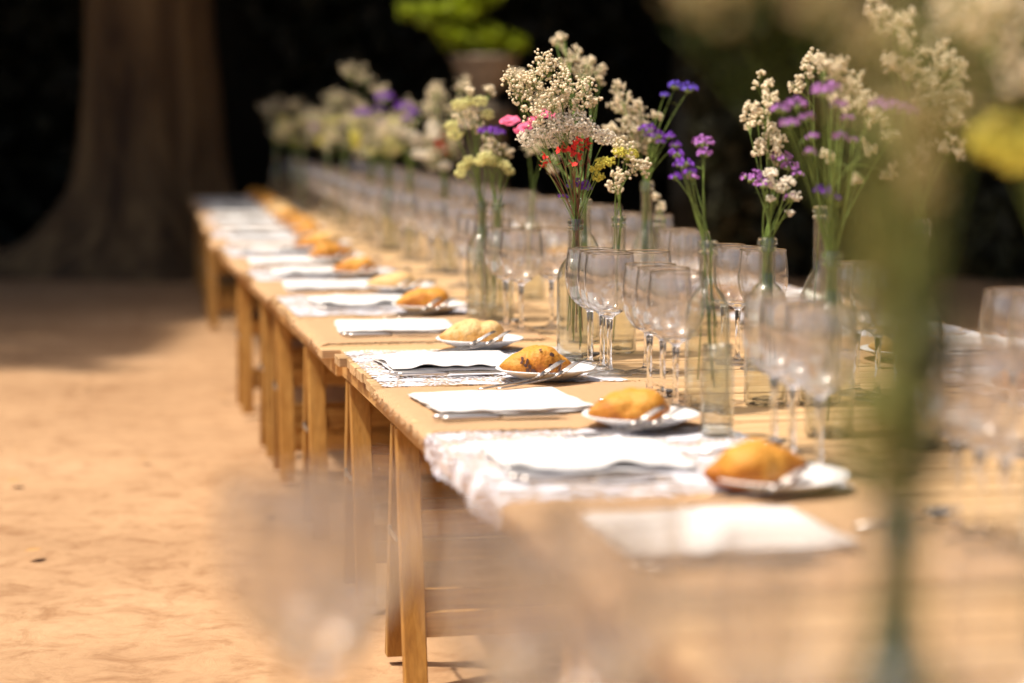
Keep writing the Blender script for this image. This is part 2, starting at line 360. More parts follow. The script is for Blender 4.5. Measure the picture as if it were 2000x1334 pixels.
# crown leaves: placed through the volume the crown must fill for its shade to lie where it does
urn_top = atd(945, 80, 13.8)
pts = []
k_ = 1 / math.tan(SUN_EL)
while len(pts) < 85000:
    sx_, sy_ = random.uniform(-11, 10), random.uniform(8.5, 24)
    edge = 7.8 + .4 * noise.noise((sx_ * .9, 0, 5)) if sx_ < -1.75 else min(10.9, 9.9 + (sx_ + 1.75) * 3.0) + .4 * noise.noise((sx_ * 1.3, 2, 5))
    if sx_ > .9: edge = 9.2
    if sy_ < edge or (sy_ < edge + 3.0 and random.random() > ((sy_ - edge) / 3.0) ** 1.2): continue
    z = random.uniform(4.4, 9.0); q = Vector((sx_, sy_, .3)) + Vector((SUNH.x, SUNH.y, 0)) * (z - .3) * k_; q.z = z
    dv = q - urn_top; off = dv - TOSUN * dv.dot(TOSUN)
    if off.length < 1.15 + .25 * noise.noise((q.x, q.y, q.z)) and dv.dot(TOSUN) > 0: continue  # gap shaped into the unseen crown so sun reaches the urn
    pts.append(q)
crown = leaves('crown', np.array([tuple(q - tr.location) for q in pts]), .20, M['leaf_crown'], tr)

def sky_block_tree(x, y, h0, h1, rad, n, lab):  # unseen trees added to block sky light from the shaded background
    t = thing('sky_block_tree', lab, 'tree', (x, y, 0)); b = MB(); b.tube([(0, 0, -.1), (.05, .1, 2), (0, 0, h0 + 1)], [.42, .34, .28], 14)
    for k in range(7):
        a = k * .9; b.tube([(0, 0, h0), (math.cos(a) * rad * .4, math.sin(a) * rad * .4, h0 + 1.2), (math.cos(a) * rad * .8, math.sin(a) * rad * .8, h0 + 1.8)], [.2, .12, .04], 6)
    b.build('trunk', M['bark'], t)
    v = rng.normal(size=(n, 3)); v /= np.linalg.norm(v, axis=1)[:, None]; v *= rng.random((n, 1)) ** .35
    leaves('crown', v * np.array([rad, rad, (h1 - h0) / 2]) + np.array([0, 0, (h0 + h1) / 2]), .26, M['leaf_crown'], t)
sky_block_tree(11.5, 7, 2.2, 10, 5.5, 12000, 'unseen leafy tree right of the table, added to block sky light')
sky_block_tree(-11.5, 5, 3.0, 8.0, 4.6, 12000, 'unseen leafy tree left of the sand, added to block sky light')
# dark hedge closing the view
hd = thing('hedge', 'dark dense hedge in deep shade closing off the background', 'hedge', (0, 16.9, 0))
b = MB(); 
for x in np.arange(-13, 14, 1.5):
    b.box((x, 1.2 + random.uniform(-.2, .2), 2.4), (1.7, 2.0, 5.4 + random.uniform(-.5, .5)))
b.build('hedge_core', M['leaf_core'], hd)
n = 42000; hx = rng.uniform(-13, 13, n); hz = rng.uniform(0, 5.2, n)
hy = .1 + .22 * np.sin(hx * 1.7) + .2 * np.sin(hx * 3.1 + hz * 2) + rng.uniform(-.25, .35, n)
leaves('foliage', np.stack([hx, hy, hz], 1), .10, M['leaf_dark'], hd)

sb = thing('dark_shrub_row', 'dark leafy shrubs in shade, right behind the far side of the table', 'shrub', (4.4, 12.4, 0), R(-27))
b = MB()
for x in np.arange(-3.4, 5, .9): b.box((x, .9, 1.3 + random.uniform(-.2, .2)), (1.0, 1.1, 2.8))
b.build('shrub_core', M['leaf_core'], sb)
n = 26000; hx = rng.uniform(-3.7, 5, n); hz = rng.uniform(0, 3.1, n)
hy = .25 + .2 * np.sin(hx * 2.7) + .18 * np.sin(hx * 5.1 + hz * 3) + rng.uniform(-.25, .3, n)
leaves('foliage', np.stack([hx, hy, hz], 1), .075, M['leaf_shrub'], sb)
# stone urn on a pedestal with a yellow-green plant
ub = atd(945, 225, 13.8); um = thing('stone_urn', 'pale stone urn on a pedestal, sunlit in front of the dark hedge', 'urn', (ub.x, ub.y, 0))
z0 = atd(945, 205, 13.8).z; z1 = atd(945, 108, 13.8).z; h_ = z1 - z0
b = MB(); b.lathe([(0, 0), (.20, 0), (.20, .1), (.14, .14), (.13, z0 - .12), (.19, z0 - .08), (.19, z0), (0, z0)], 24); b.build('pedestal', M['leaf_core'] if False else simple('shaded_stone', (.20, .16, .11), .9), um)  # pedestal shade put into a darker stone colour
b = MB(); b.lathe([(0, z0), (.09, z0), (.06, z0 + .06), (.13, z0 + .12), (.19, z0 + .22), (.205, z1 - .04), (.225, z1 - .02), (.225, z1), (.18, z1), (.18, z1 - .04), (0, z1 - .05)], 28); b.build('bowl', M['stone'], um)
pl = thing('leafy_plant', 'bright yellow-green leafy plant spilling from the stone urn', 'plant', (ub.x, ub.y, z1 - .03))
pp = []
for (px, py, r_, n) in ((905, 75, .15, 230), (960, 75, .14, 220), (1000, 85, .10, 130), (870, 60, .11, 120), (840, 30, .12, 150), (805, 22, .09, 90), (900, 20, .15, 170), (940, -10, .14, 150)):
    c = atd(px, py, 13.75) - pl.location
    for i in range(n):
        v = Vector(rng.normal(size=3)).normalized() * r_ * random.random() ** .4; pp.append((c.x + v.x, c.y + v.y, c.z + v.z * .6))
leaves('foliage', np.array(pp), .045, M['leaf_bright'], pl)
b = MB()
for (px, py) in ((905, 75), (960, 75), (1000, 85), (840, 30), (805, 22), (900, 20)):
    c = atd(px, py, 13.75) - pl.location; b.tube([(0, 0, 0), (c.x * .4, c.y * .4, c.z * .7), tuple(c)], [.012, .008, .003], 5)
b.build('stem', M['stem'], pl)

# ------------------------------------------------------------------ tables
PW = .0865; PT = .020
class Table: pass
plank_meshes = []
for i in range(5):
    b = MB(); w_ = PW - random.uniform(.005, .011); b.box((0, 0, 0), (1, w_, PT)); o = b.build('plank', M['plank'], smooth=False); bevel(o, .0015, 1)
    plank_meshes.append(o.data); bpy.data.objects.remove(o)
TW = 1.52
def make_table(A, B, label, n_extra=0):
    """A: far left corner of the top, B: a point nearer along the left edge (its near corner)"""
    t = Table(); d = (A - B); ln = d.length; t.dir = d.normalized(); t.rz = math.atan2(-t.dir.x, t.dir.y); t.len = ln
    t.c = Vector((t.dir.y, -t.dir.x, 0)); t.A = A; t.B = B
    o = thing('trestle_table_top', label, 'table', (B.x, B.y, 0), t.rz, 'long pine tables standing end to end'); t.o = o
    n = int(ln / PW)
    for i in range(n):
        q = bpy.data.objects.new('plank', plank_meshes[random.randrange(5)]); COL.objects.link(q); q.parent = o
        L_ = TW + random.uniform(-.012, .02)
        q.location = (TW / 2 + random.uniform(-.006, .006), (i + .5) * ln / n, T - PT / 2 - random.uniform(0, .0015)); q.scale = (L_, 1, 1)
    for x in (.03, TW - .03):
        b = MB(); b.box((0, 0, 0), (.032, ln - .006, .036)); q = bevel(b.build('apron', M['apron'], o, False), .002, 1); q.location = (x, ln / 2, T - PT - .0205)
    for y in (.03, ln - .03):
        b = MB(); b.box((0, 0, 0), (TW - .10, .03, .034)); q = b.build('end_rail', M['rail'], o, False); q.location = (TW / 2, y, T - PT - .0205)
    return t
t1B = at(858, 861); t1A = at(654, 681); dd = (t1B - t1A).normalized(); t1N = t1A + dd * ((t1A.y - 1.74) / -dd.y)
tab1 = make_table(t1A, t1N, 'nearest long pine plank table, with the bread plates in focus')
t2N = at(643, 683); t2F = at(424, 481)
tab2 = make_table(t2F, t2N, 'second pine plank table, behind the joint near the first pair of legs')
t3N = at(420, 478); t3F = at(393, 418)
tab3 = make_table(t3F, t3N, 'third pine table, blurred towards the tree trunk')
t4N = at(392, 416); t4F = at(372, 384)
tab4 = make_table(t4F, t4N, 'farthest pine table, ending just before the tree trunk')
# table in the foreground, below the frame, shifted to the left
c1 = Vector((dd.y * -1, dd.x, 0)); 
if c1.x < 0: c1 = -c1
t0A = t1N - c1 * .62 + dd * .02; t0N = t0A + dd * 1.0
tab0 = make_table(t0A, t0N, 'pine table closest to the lens, under the blurred foreground glasses')
TABS = [tab1, tab2, tab3, tab4]
def on(t, u, along):   # u across from the left edge, along from the near end
    return Vector((t.B.x, t.B.y, 0)) + t.c * u + t.dir * along + Vector((0, 0, T))

# trestles: legs in pairs hinged at the top, with cross rails
def make_trestle():
    tr_ = thing('trestle', '', 'trestle'); top = T - PT - .044
    for x in (.040, TW - .06):
        for sgn in (-1, 1):
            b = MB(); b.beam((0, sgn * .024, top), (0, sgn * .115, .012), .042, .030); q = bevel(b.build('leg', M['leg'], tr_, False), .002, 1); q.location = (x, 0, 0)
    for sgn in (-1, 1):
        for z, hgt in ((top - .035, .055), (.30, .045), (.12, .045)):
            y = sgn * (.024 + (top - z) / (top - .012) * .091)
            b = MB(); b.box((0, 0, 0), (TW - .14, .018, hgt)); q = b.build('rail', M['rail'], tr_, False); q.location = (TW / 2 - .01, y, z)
    b = MB(); b.box((.017, 0, .27), (.003, .10, .010)); b.box((.017, .035, .27), (.005, .014, .018)); b.build('hinge_stay', M['metal_fit'], tr_, False)
    return tr_
trp = Proto(make_trestle())
def edge_y(Y, t): return (Y - t.B.y) / t.dir.y
for (t, Y, lab) in ((tab1, 4.50, 'trestle under the far end of the nearest table, right of the joint'), (tab1, 3.86, 'trestle with two close pine legs below the lace mat overhang'),
                    (tab1, 2.45, 'trestle under the near end of the nearest table'), (tab2, 5.20, 'trestle just left of the table joint, under the second table'),
                    (tab2, 6.0, 'nearer one of the two middle trestles of the second table'), (tab2, 6.45, 'farther one of the two middle trestles of the second table'), (tab2, 7.40, 'trestle at the far end of the second table, beside shaded sand'),
                    (tab3, 10.3, 'near trestle of the third table'), (tab3, 10.9, 'far trestle of the third table'), (tab4, 11.3, 'near trestle of the farthest table'), (tab4, 12.7, 'trestle under the farthest table end'),
                    (tab0, t0N.y + .15, 'front trestle of the foreground table'), (tab0, t0A.y - .18, 'rear trestle of the foreground table')):
    p_ = on(t, 0, edge_y(Y, t)); trp.put((p_.x, p_.y, 0), t.rz, lab, 'folding pine trestles under the tables')

# ------------------------------------------------------------------ tableware prototypes
def make_plate():
    b = MB(); pr = [(0, .0045), (.045, .0045), (.058, .006), (.075, .0125), (.0935, .0195), (.0945, .0205), (.0930, .0222), (.0745, .0155), (.060, .0095), (.050, .0078), (0, .0078)]
    pr = [(0, .001), (.050, .001), (.052, .0035), (.060, .0055)] + pr[3:]
    b.lathe(pr, 64); return b.build('side_plate', M['china'])
def make_bread(seed, kind='plain', mt='bread'):
    rnd = random.Random(seed); V, Fc = ICO4
    bx = rnd.uniform(.0, .5); lump = Vector((rnd.choice((-1, 1)) * rnd.uniform(.016, .030), -.016, .006)) if kind != 'mirror' else Vector((-.02, -.01, .004))
    if kind == 'spotted': lump = Vector((.008, -.021, .006))
    if kind == 'knob': lump = Vector((.036, -.016, .005))
    a, b_, c = (.074, .040, .036) if kind != 'long' else (.082, .040, .030)
    lr = {'spotted': (.036, .033, .033), 'knob': (.031, .031, .029), 'long': (.034, .034, .027)}.get(kind, (.036, .036, .031))
    vs = []
    for v in V:
        d = Vector(v)
        # pointed body
        lo, hi = 0, .12
        for _ in range(14):
            m_ = (lo + hi) / 2; q = d * m_; xx = abs(q.x) / a
            if xx < 1:
                s_ = (1 - xx ** 1.55) ** .85; ins = (q.y / (b_ * s_ + 1e-6)) ** 2 + (q.z / (c * s_ + 1e-6)) ** 2 < 1
            else: ins = False
            lo, hi = (m_, hi) if ins else (lo, m_)
        r1 = lo
        # lump: ray from the centre against an ellipsoid
        A_ = sum((d[i] / lr[i]) ** 2 for i in range(3)); B_ = -2 * sum(d[i] * lump[i] / lr[i] ** 2 for i in range(3)); Cc = sum((lump[i] / lr[i]) ** 2 for i in range(3)) - 1
        D_ = B_ * B_ - 4 * A_ * Cc; r2 = (-B_ + math.sqrt(D_)) / (2 * A_) if D_ > 0 else 0
        r = max(r1, r2); kk = 1600; r = math.log(math.exp(kk * (r1 - r)) + math.exp(kk * (r2 - r))) / kk + r
        nz = noise.noise(d * 2.3 + Vector((seed, 0, 0))) * .0028 + noise.noise(d * 6 + Vector((seed, 0, 0))) * .0012
        q = d * (r + nz); q.z = max(q.z, -.018 + .002 * noise.noise(d * 3)); vs.append((q.x, q.y, q.z + .018))
    b = MB(); b.add(vs, Fc)
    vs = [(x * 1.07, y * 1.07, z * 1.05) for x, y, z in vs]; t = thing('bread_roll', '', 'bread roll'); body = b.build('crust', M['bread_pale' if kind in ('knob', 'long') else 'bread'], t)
    if kind == 'spotted':
        sp = MB()
        import mathutils.bvhtree as bt
        tree = bt.BVHTree.FromPolygons(vs, Fc)
        for (x, z, r) in ((-.034, .034, .0035), (-.027, .030, .004), (-.036, .028, .003), (-.024, .020, .0045), (-.030, .022, .0035), (-.018, .010, .006), (-.026, .012, .004), (.012, .022, .0045), (.014, .044, .0035), (.018, .042, .0035), (.032, .018, .005), (.031, .012, .004), (.034, .026, .0035), (-.004, .052, .003)):
            h = tree.ray_cast(Vector((x, -.2, z)), Vector((0, 1, 0)))
            if h[0] is None: continue
            p_, nn = h[0], h[1]; u_ = nn.cross(Vector((0, 0, 1))).normalized(); w2 = nn.cross(u_); ring = []
            for k in range(9):
                an = k * 6.283 / 9; q = p_ + (u_ * math.cos(an) + w2 * math.sin(an) * 1.2) * r * rnd.uniform(.65, 1.25)
                g_ = tree.find_nearest(q); ring.append(tuple(g_[0] + g_[1] * .0001))
            r *= 1.15; sp.add([tuple(p_ + nn * .0009)] + ring, [(0, 1 + k, 1 + (k + 1) % 9) for k in range(9)] )
        sp.build('burnt_spots', M['burnt'], t)
    return t
b = bmesh.new(); bmesh.ops.create_icosphere(b, subdivisions=5, radius=1); ICO4 = ([tuple(v.co) for v in b.verts], [tuple(v.index for v in f.verts) for f in b.faces]); b.free()

def make_napkin(seed, w_=.27, h_=.25):
    rnd = random.Random(seed); t = thing('napkin', '', 'napkin')
    for lay in range(2):
        b = MB(); nx, ny = 34, 30; off = Vector((rnd.uniform(-.006, .01), rnd.uniform(.0, .008), 0)) if lay == 0 else Vector((0, 0, 0)); z0 = .0010 + lay * .0042
        th = .0042; top = []; bot = []
        W2 = w_ * (1 if lay else .985); H2 = h_ * (1 if lay else 1.02)
        amp = (1.25 if seed == 13 else .8 if seed == 4 else .5) if lay else .35
        for j in range(ny + 1):
            for i in range(nx + 1):
                u = i / nx - .5; v = j / ny - .5
                x = u * W2 + .004 * noise.noise((v * 6, seed, lay)) ; y = v * H2 + .006 * noise.noise((u * 5, seed + 3, lay))
                e = min(.5 - abs(u), .5 - abs(v)); rnd_e = min(1, e / .02)
                wv = (noise.noise((u * 3.2 + seed, v * 2.2, lay)) + .5) * .0065 * amp + .0028 * amp * max(0, noise.noise((u * 9, v * 3 + seed, 7)))
                fr = max(0, (-v - .28) / .22)
                wv += amp * fr * .010 * max(0, noise.noise((u * 5.5 + seed * 2, seed, 3)) + .1)
                zb = z0 + max(0, wv); tt = th * (.25 + .75 * math.sqrt(max(0, rnd_e)))
                top.append((x + off.x, y + off.y, zb + tt)); bot.append((x + off.x, y + off.y, zb - (0 if rnd_e >= 1 else 0)))
        W3 = nx + 1; nT = len(top); fs = []
        for j in range(ny):
            for i in range(nx):
                a = j * W3 + i; fs.append((a, a + 1, a + 1 + W3, a + W3)); fs.append((nT + a, nT + a + W3, nT + a + 1 + W3, nT + a + 1))
        per = [i for i in range(W3)] + [j * W3 + nx for j in range(1, ny + 1)] + [ny * W3 + i for i in range(nx - 1, -1, -1)] + [j * W3 for j in range(ny - 1, 0, -1)]
        for k in range(len(per)):
            a, c = per[k], per[(k + 1) % len(per)]; fs.append((a, nT + a, nT + c, c))
        b.add(top + bot, fs); b.build('fold', M['napkin'], t)
    return t
def make_lace(w_=.47, h_=.60, over=.06, seed=0):
    # x from -over (hanging past the table edge) to w_; scalloped outline
    b = MB(); nx, ny = 90, 110; vs = []
    for j in range(ny + 1):
        for i in range(nx + 1):
            u = i / nx; v = j / ny; ex = .008 * abs(math.sin(v * math.pi * 17)); ey = .008 * abs(math.sin(u * math.pi * 13))
            x = -over - ex + u * (w_ + over + 2 * ex); y = -h_ / 2 - ey + v * (h_ + 2 * ey)
            z = .0012 + .0035 * max(0, noise.noise((x * 9, y * 9, seed))) ; X = x
            if over > 0 and x < -.004:
                q = -.004 - x; X = -.004 - .004 * (1 - math.exp(-q * 80)) - q * (.12 + .16 * math.sin(y * 22 + seed)) ; z = .0012 - q * .93
                X -= .006
            vs.append((X, y, z))
    W3 = nx + 1; b.add(vs, [(j * W3 + i, j * W3 + i + 1, (j + 1) * W3 + i + 1, (j + 1) * W3 + i) for j in range(ny) for i in range(nx)])
    return b.build('lace_mat', M['lace'])
def make_jute(w_=.50, h_=.56, seed=0):
    t = thing('jute_mat', '', 'placemat'); b = MB(); nx, ny = 40, 60; vs = []
    for j in range(ny + 1):
        for i in range(nx + 1):
            x = -.018 + i / nx * (w_ + .018) + (.003 * noise.noise((j * .5, seed, 1)) if i in (0, nx) else 0); y = -h_ / 2 + j / ny * h_ + (.003 * noise.noise((i * .5, seed, 2)) if j in (0, ny) else 0)
            z = .0025 + .0022 * noise.noise((x * 12, y * 12, seed)) ; X = x
            if x < 0: z += x * (.7 + .5 * math.sin(j * .9 + seed)); X = x * .8
            vs.append((X, y, z))
    W3 = nx + 1; b.add(vs, [(j * W3 + i, j * W3 + i + 1, (j + 1) * W3 + i + 1, (j + 1) * W3 + i) for j in range(ny) for i in range(nx)]); b.build('cloth', M['jute'], t)
    f = MB()
    for i in range(150):
        x = random.uniform(0, w_)
        for s_ in (-1, 1):
            y = s_ * h_ / 2; l = random.uniform(.006, .018); f.tube([(x, y * .995, .003), (x + random.uniform(-.003, .003), y + s_ * l * .6, .003), (x + random.uniform(-.006, .006), y + s_ * l, random.uniform(.001, .004))], .0007, 3)
    for i in range(110):
        y = random.uniform(-h_ / 2, h_ / 2)
        l = random.uniform(.005, .013); f.tube([(-.014, y, -.004), (-.016 - l * .5, y + random.uniform(-.003, .003), -.008 - l * .6)], .0007, 3)
        l = random.uniform(.005, .014); f.tube([(w_ - .002, y, .003), (w_ + l, y + random.uniform(-.004, .004), .002)], .0007, 3)
    f.build('fringe', M['thread'], t, kind='stuff'); return t
def make_knife():
    t = thing('table_knife', '', 'knife'); b = MB(); b.tube([(0, 0, .004), (.01, 0, .004), (.05, 0, .0045), (.09, 0, .004), (.10, 0, .004)], [.004, .0048, .0042, .0034, .003], 8); b.build('handle', M['steel'], t)
    b = MB(); out = [(.098, -.004), (.11, -.008), (.17, -.010), (.20, -.008), (.212, 0), (.208, .003), (.10, .004)]
    k = len(out); b.add([(x, y, .0048) for x, y in out] + [(x, y, .0032) for x, y in out], [tuple(range(k)), tuple(range(2 * k - 1, k - 1, -1))] + [(i, i + k, (i + 1) % k + k, (i + 1) % k) for i in range(k)]); b.build('blade', M['steel'], t, False)
    return t
def make_fork():
    # handle along +x, flat on the cloth, head raised so that the tines rest on the plate rim
    t = thing('fork', '', 'fork'); b = MB()
    path = [(0, 0, .004), (.012, 0, .005), (.06, 0, .008), (.11, 0, .012), (.135, 0, .016)]; wd = [.005, .0065, .0045, .003, .006]
    vs = []; fs = []
    for (x, y, z), w_ in zip(path, wd):
        vs += [(x, -w_, z), (x, 0, z + .0018), (x, w_, z), (x, 0, z - .0015)]
    for i in range(len(path) - 1):
        for k in range(4): fs.append((i * 4 + k, i * 4 + (k + 1) % 4, (i + 1) * 4 + (k + 1) % 4, (i + 1) * 4 + k))
    fs += [(3, 2, 1, 0), tuple(range(len(vs) - 4, len(vs)))]; b.add(vs, fs); b.build('handle', M['steel'], t)
    b = MB(); b.tube([(.132, 0, .016), (.138, 0, .018), (.150, 0, .0225)], [.003, .0048, .0050], 10)
    b.build('head', M['steel'], t)
    for k in range(4):
        y = -.0055 + k * .0037; b = MB(); b.tube([(.146, y, .0205), (.162, y, .029), (.180, y, .038), (.194, y, .043)], [.0016, .0015, .0014, .0007], 5); b.build('tine', M['steel'], t)
    return t
def make_spoon():
    t = thing('dessert_spoon', '', 'spoon'); b = MB(); b.tube([(0, 0, .003), (.05, 0, .005), (.10, 0, .006), (.115, 0, .006)], [.0035, .0028, .0024, .003], 6); b.build('handle', M['steel'], t)
    b = MB(); vs = []; fs = []; n = 20
    for (r, z) in ((1, .011), (.97, .0118), (.7, .007), (.4, .0042), (0.02, .0032)):
        for k in range(n):
            a = 2 * math.pi * k / n; vs.append((.137 + .023 * r * math.cos(a), .0165 * r * math.sin(a) * (1 + .1 * math.cos(a)), z))
    for i in range(4):
        for k in range(n): fs.append((i * n + k, i * n + (k + 1) % n, (i + 1) * n + (k + 1) % n, (i + 1) * n + k))
    fs.append(tuple(range(4 * n, 5 * n))); b.add(vs, fs); b.build('bowl', M['steel'], t); return t
def make_wineglass():
    t = thing('wine_glass', '', 'wine glass')
    out = [(.0075, .1145), (.0125, .1165), (.020, .1205), (.0295, .1275), (.0375, .1365), (.0435, .1475), (.0475, .160), (.0495, .173), (.0500, .186), (.0493, .200), (.0480, .214), (.0462, .226), (.0450, .2355)]
    inn = [(r - .0011, z) for r, z in out[:2:-1]]
    prof = out + [(.0445, .2366)] + [(r - .0011 - (.0001 if r < .03 else 0), z + (.0008 if r < .035 else 0)) for r, z in out[:2:-1]] + [(.018, .1245), (.009, .1215), (0, .1208)]
    prof = [(.0272, .1255)] + [q for q in prof if q[0] > .0275]; b = MB(); b.lathe(prof, 56); b.build('bowl', M['bowl'], t)
    b = MB(); b.lathe([(.0447 + .0013 * math.cos(q * .7854), .2364 + .0012 * math.sin(q * .7854)) for q in range(8)], 48, close=True); b.build('rim', M['rimglass'], t)
    b = MB(); b.lathe([(0, .0105), (.0085, .0100), (.0066, .014), (.0054, .022), (.0048, .04), (.0048, .065), (.0053, .088), (.0062, .104), (.0080, .1125), (.0125, .1165), (.020, .1205), (.0268, .1252), (.0262, .1262), (.0185, .1248), (.009, .1228), (0, .1222)], 40); b.build('stem', M['glass'], t)
    b = MB(); b.lathe([(0, .0008), (.0435, .0008), (.0440, .0016), (.0432, .0026), (.030, .0046), (.016, .0078), (.0095, .0104), (0, .0106)], 56); b.build('foot', M['bowl'], t)
    return t
def make_bottle(kind):
    t = thing('glass_bottle', '', 'bottle')
    P = {'std': (.0378, .165, .212, .0148, .290), 'tall': (.0370, .175, .235, .0145, .345), 'small': (.0330, .125, .170, .0155, .250), 'long': (.0378, .185, .240, .0150, .318)}[kind]
    Rb, zb, zs_, rn, H = P; out = [(.006, .004), (.020, .003), (Rb - .004, .0012), (Rb, .006), (Rb, .04), (Rb, zb)]
    for k in range(1, 8):
        q = k / 8; out.append((rn + (Rb - rn) * (1 - (q ** 1.7)) ** (1.0 if kind == 'tall' else .75) , zb + (zs_ - zb) * q))
    out += [(rn + .0002, zs_), (rn, zs_ + .02), (rn, H - .028), (rn, H - .002), (rn - .001, H)]
    wl = .0026; inn = [(max(.003, r - wl), z) for r, z in out[:3:-1]] + [(Rb - wl - .003, .009), (.014, .012), (0, .016)]
    b = MB(); b.lathe([(0, .010)] + out + inn, 52); b.build('body', M['bottle'], t)
    b = MB()
    b.lathe([(rn + .0002, H - .0125), (rn + .0022, H - .0115), (rn + .0025, H - .007), (rn + .0018, H - .0035), (rn + .0003, H - .001)], 40)
    b.lathe([(rn + .0002, H - .0235), (rn + .0020, H - .022), (rn + .0022, H - .019), (rn + .0002, H - .0165)], 40)
    b.build('lip', M['glass'], t)
    return t, H

# ------------------------------------------------------------------ place settings, left side
breads = {k: Proto(make_bread(sd, kd)) for k, sd, kd in (('a', 3, 'plain'), ('b', 8, 'plain'), ('s', 2, 'spotted'), ('k', 5, 'knob'), ('l', 11, 'long'), ('m', 17, 'plain'))}
plp = Proto(tag(make_plate(), '', 'plate')); naps = [Proto(make_napkin(s_)) for s_ in (1, 4, 9, 13)]
laces = [Proto(tag(make_lace(over=o_, seed=s_), '', 'placemat')) for o_, s_ in ((-.02, 0), (.038, 5), (-.015, 9))]; jutes = [Proto(make_jute(seed=s_)) for s_ in (0, 6)]
kn = Proto(make_knife()); fk = Proto(make_fork()); spn = Proto(make_spoon()); wg = Proto(make_wineglass())
def tab_at(Y):
    for t in TABS:
        if Y <= t.A.y + .001: return t
    return TABS[-1]
def uv(P):       # table frame of a point
    t = tab_at(P.y); r = Vector((P.x - t.B.x, P.y - t.B.y, 0)); return t, r.dot(t.c), r.dot(t.dir)
# napkin centres and plates read off the photograph: (napkin px, py), (plate px, py), bread kind, yaw
SET = [((1400, 1052), (1518, 962), 'a', 12, 'j'), ((1142, 902), (1251, 838), 'b', 10, 'l'), ((978, 795), (1065, 744), 's', 4, 'j'), ((878, 716), (937, 683), 'k', 8, 'l'),
       ((772, 645), (838, 613), 'm', 14, 'j'), ((712, 595), (783, 574), 'l', -8, 'l'), ((645, 563), (707, 544), 'b', 5, 'j'), ((612, 537), (658, 515), 'a', -5, 'l'), ((566, 515), (622, 494), 'm', 0, 'j')]
breadlab = {0: 'nearest golden bread roll, on the plate beside the blurred green bottle', 1: 'glossy bread roll on the second plate, right of the square napkin on jute', 2: 'sharp bread roll with dark burnt spots on its round face',
            3: 'pale bread roll with a round knob, just behind the spotted roll', 4: 'bread roll on the fifth plate, by the first pale napkin on the second table', 5: 'long twin bread roll, sixth from the camera', 6: 'low pointed bread roll, seventh from the camera',
            7: 'bread roll eighth from the camera, blurred', 8: 'bread roll ninth from the camera, blurred'}
matlab = {0: 'nearest jute placemat, strongly blurred', 1: 'white lace mat hanging over the table edge', 2: 'frayed jute mat under the square napkin in the middle', 3: 'white lace mat at the table joint, beside plank ends', 4: 'jute mat at the near end of the second table',
          5: 'white lace mat with napkin, second table', 6: 'jute mat sixth along the second table', 7: 'white lace mat behind the long twin roll', 8: 'jute mat behind the low pointed roll'}
naplab = {0: 'nearest white folded napkin, melted into blur', 1: 'large white napkin on the overhanging lace mat', 2: 'flat square white napkin on frayed jute', 3: 'rumpled cream-white napkin on lace at the table joint', 4: 'wavy white napkin on jute behind the joint',
          5: 'white napkin on lace left of the fifth plate', 6: 'white napkin left of the long twin roll', 7: 'white napkin left of the low pointed roll', 8: 'white napkin beside the eighth roll, blurred'}
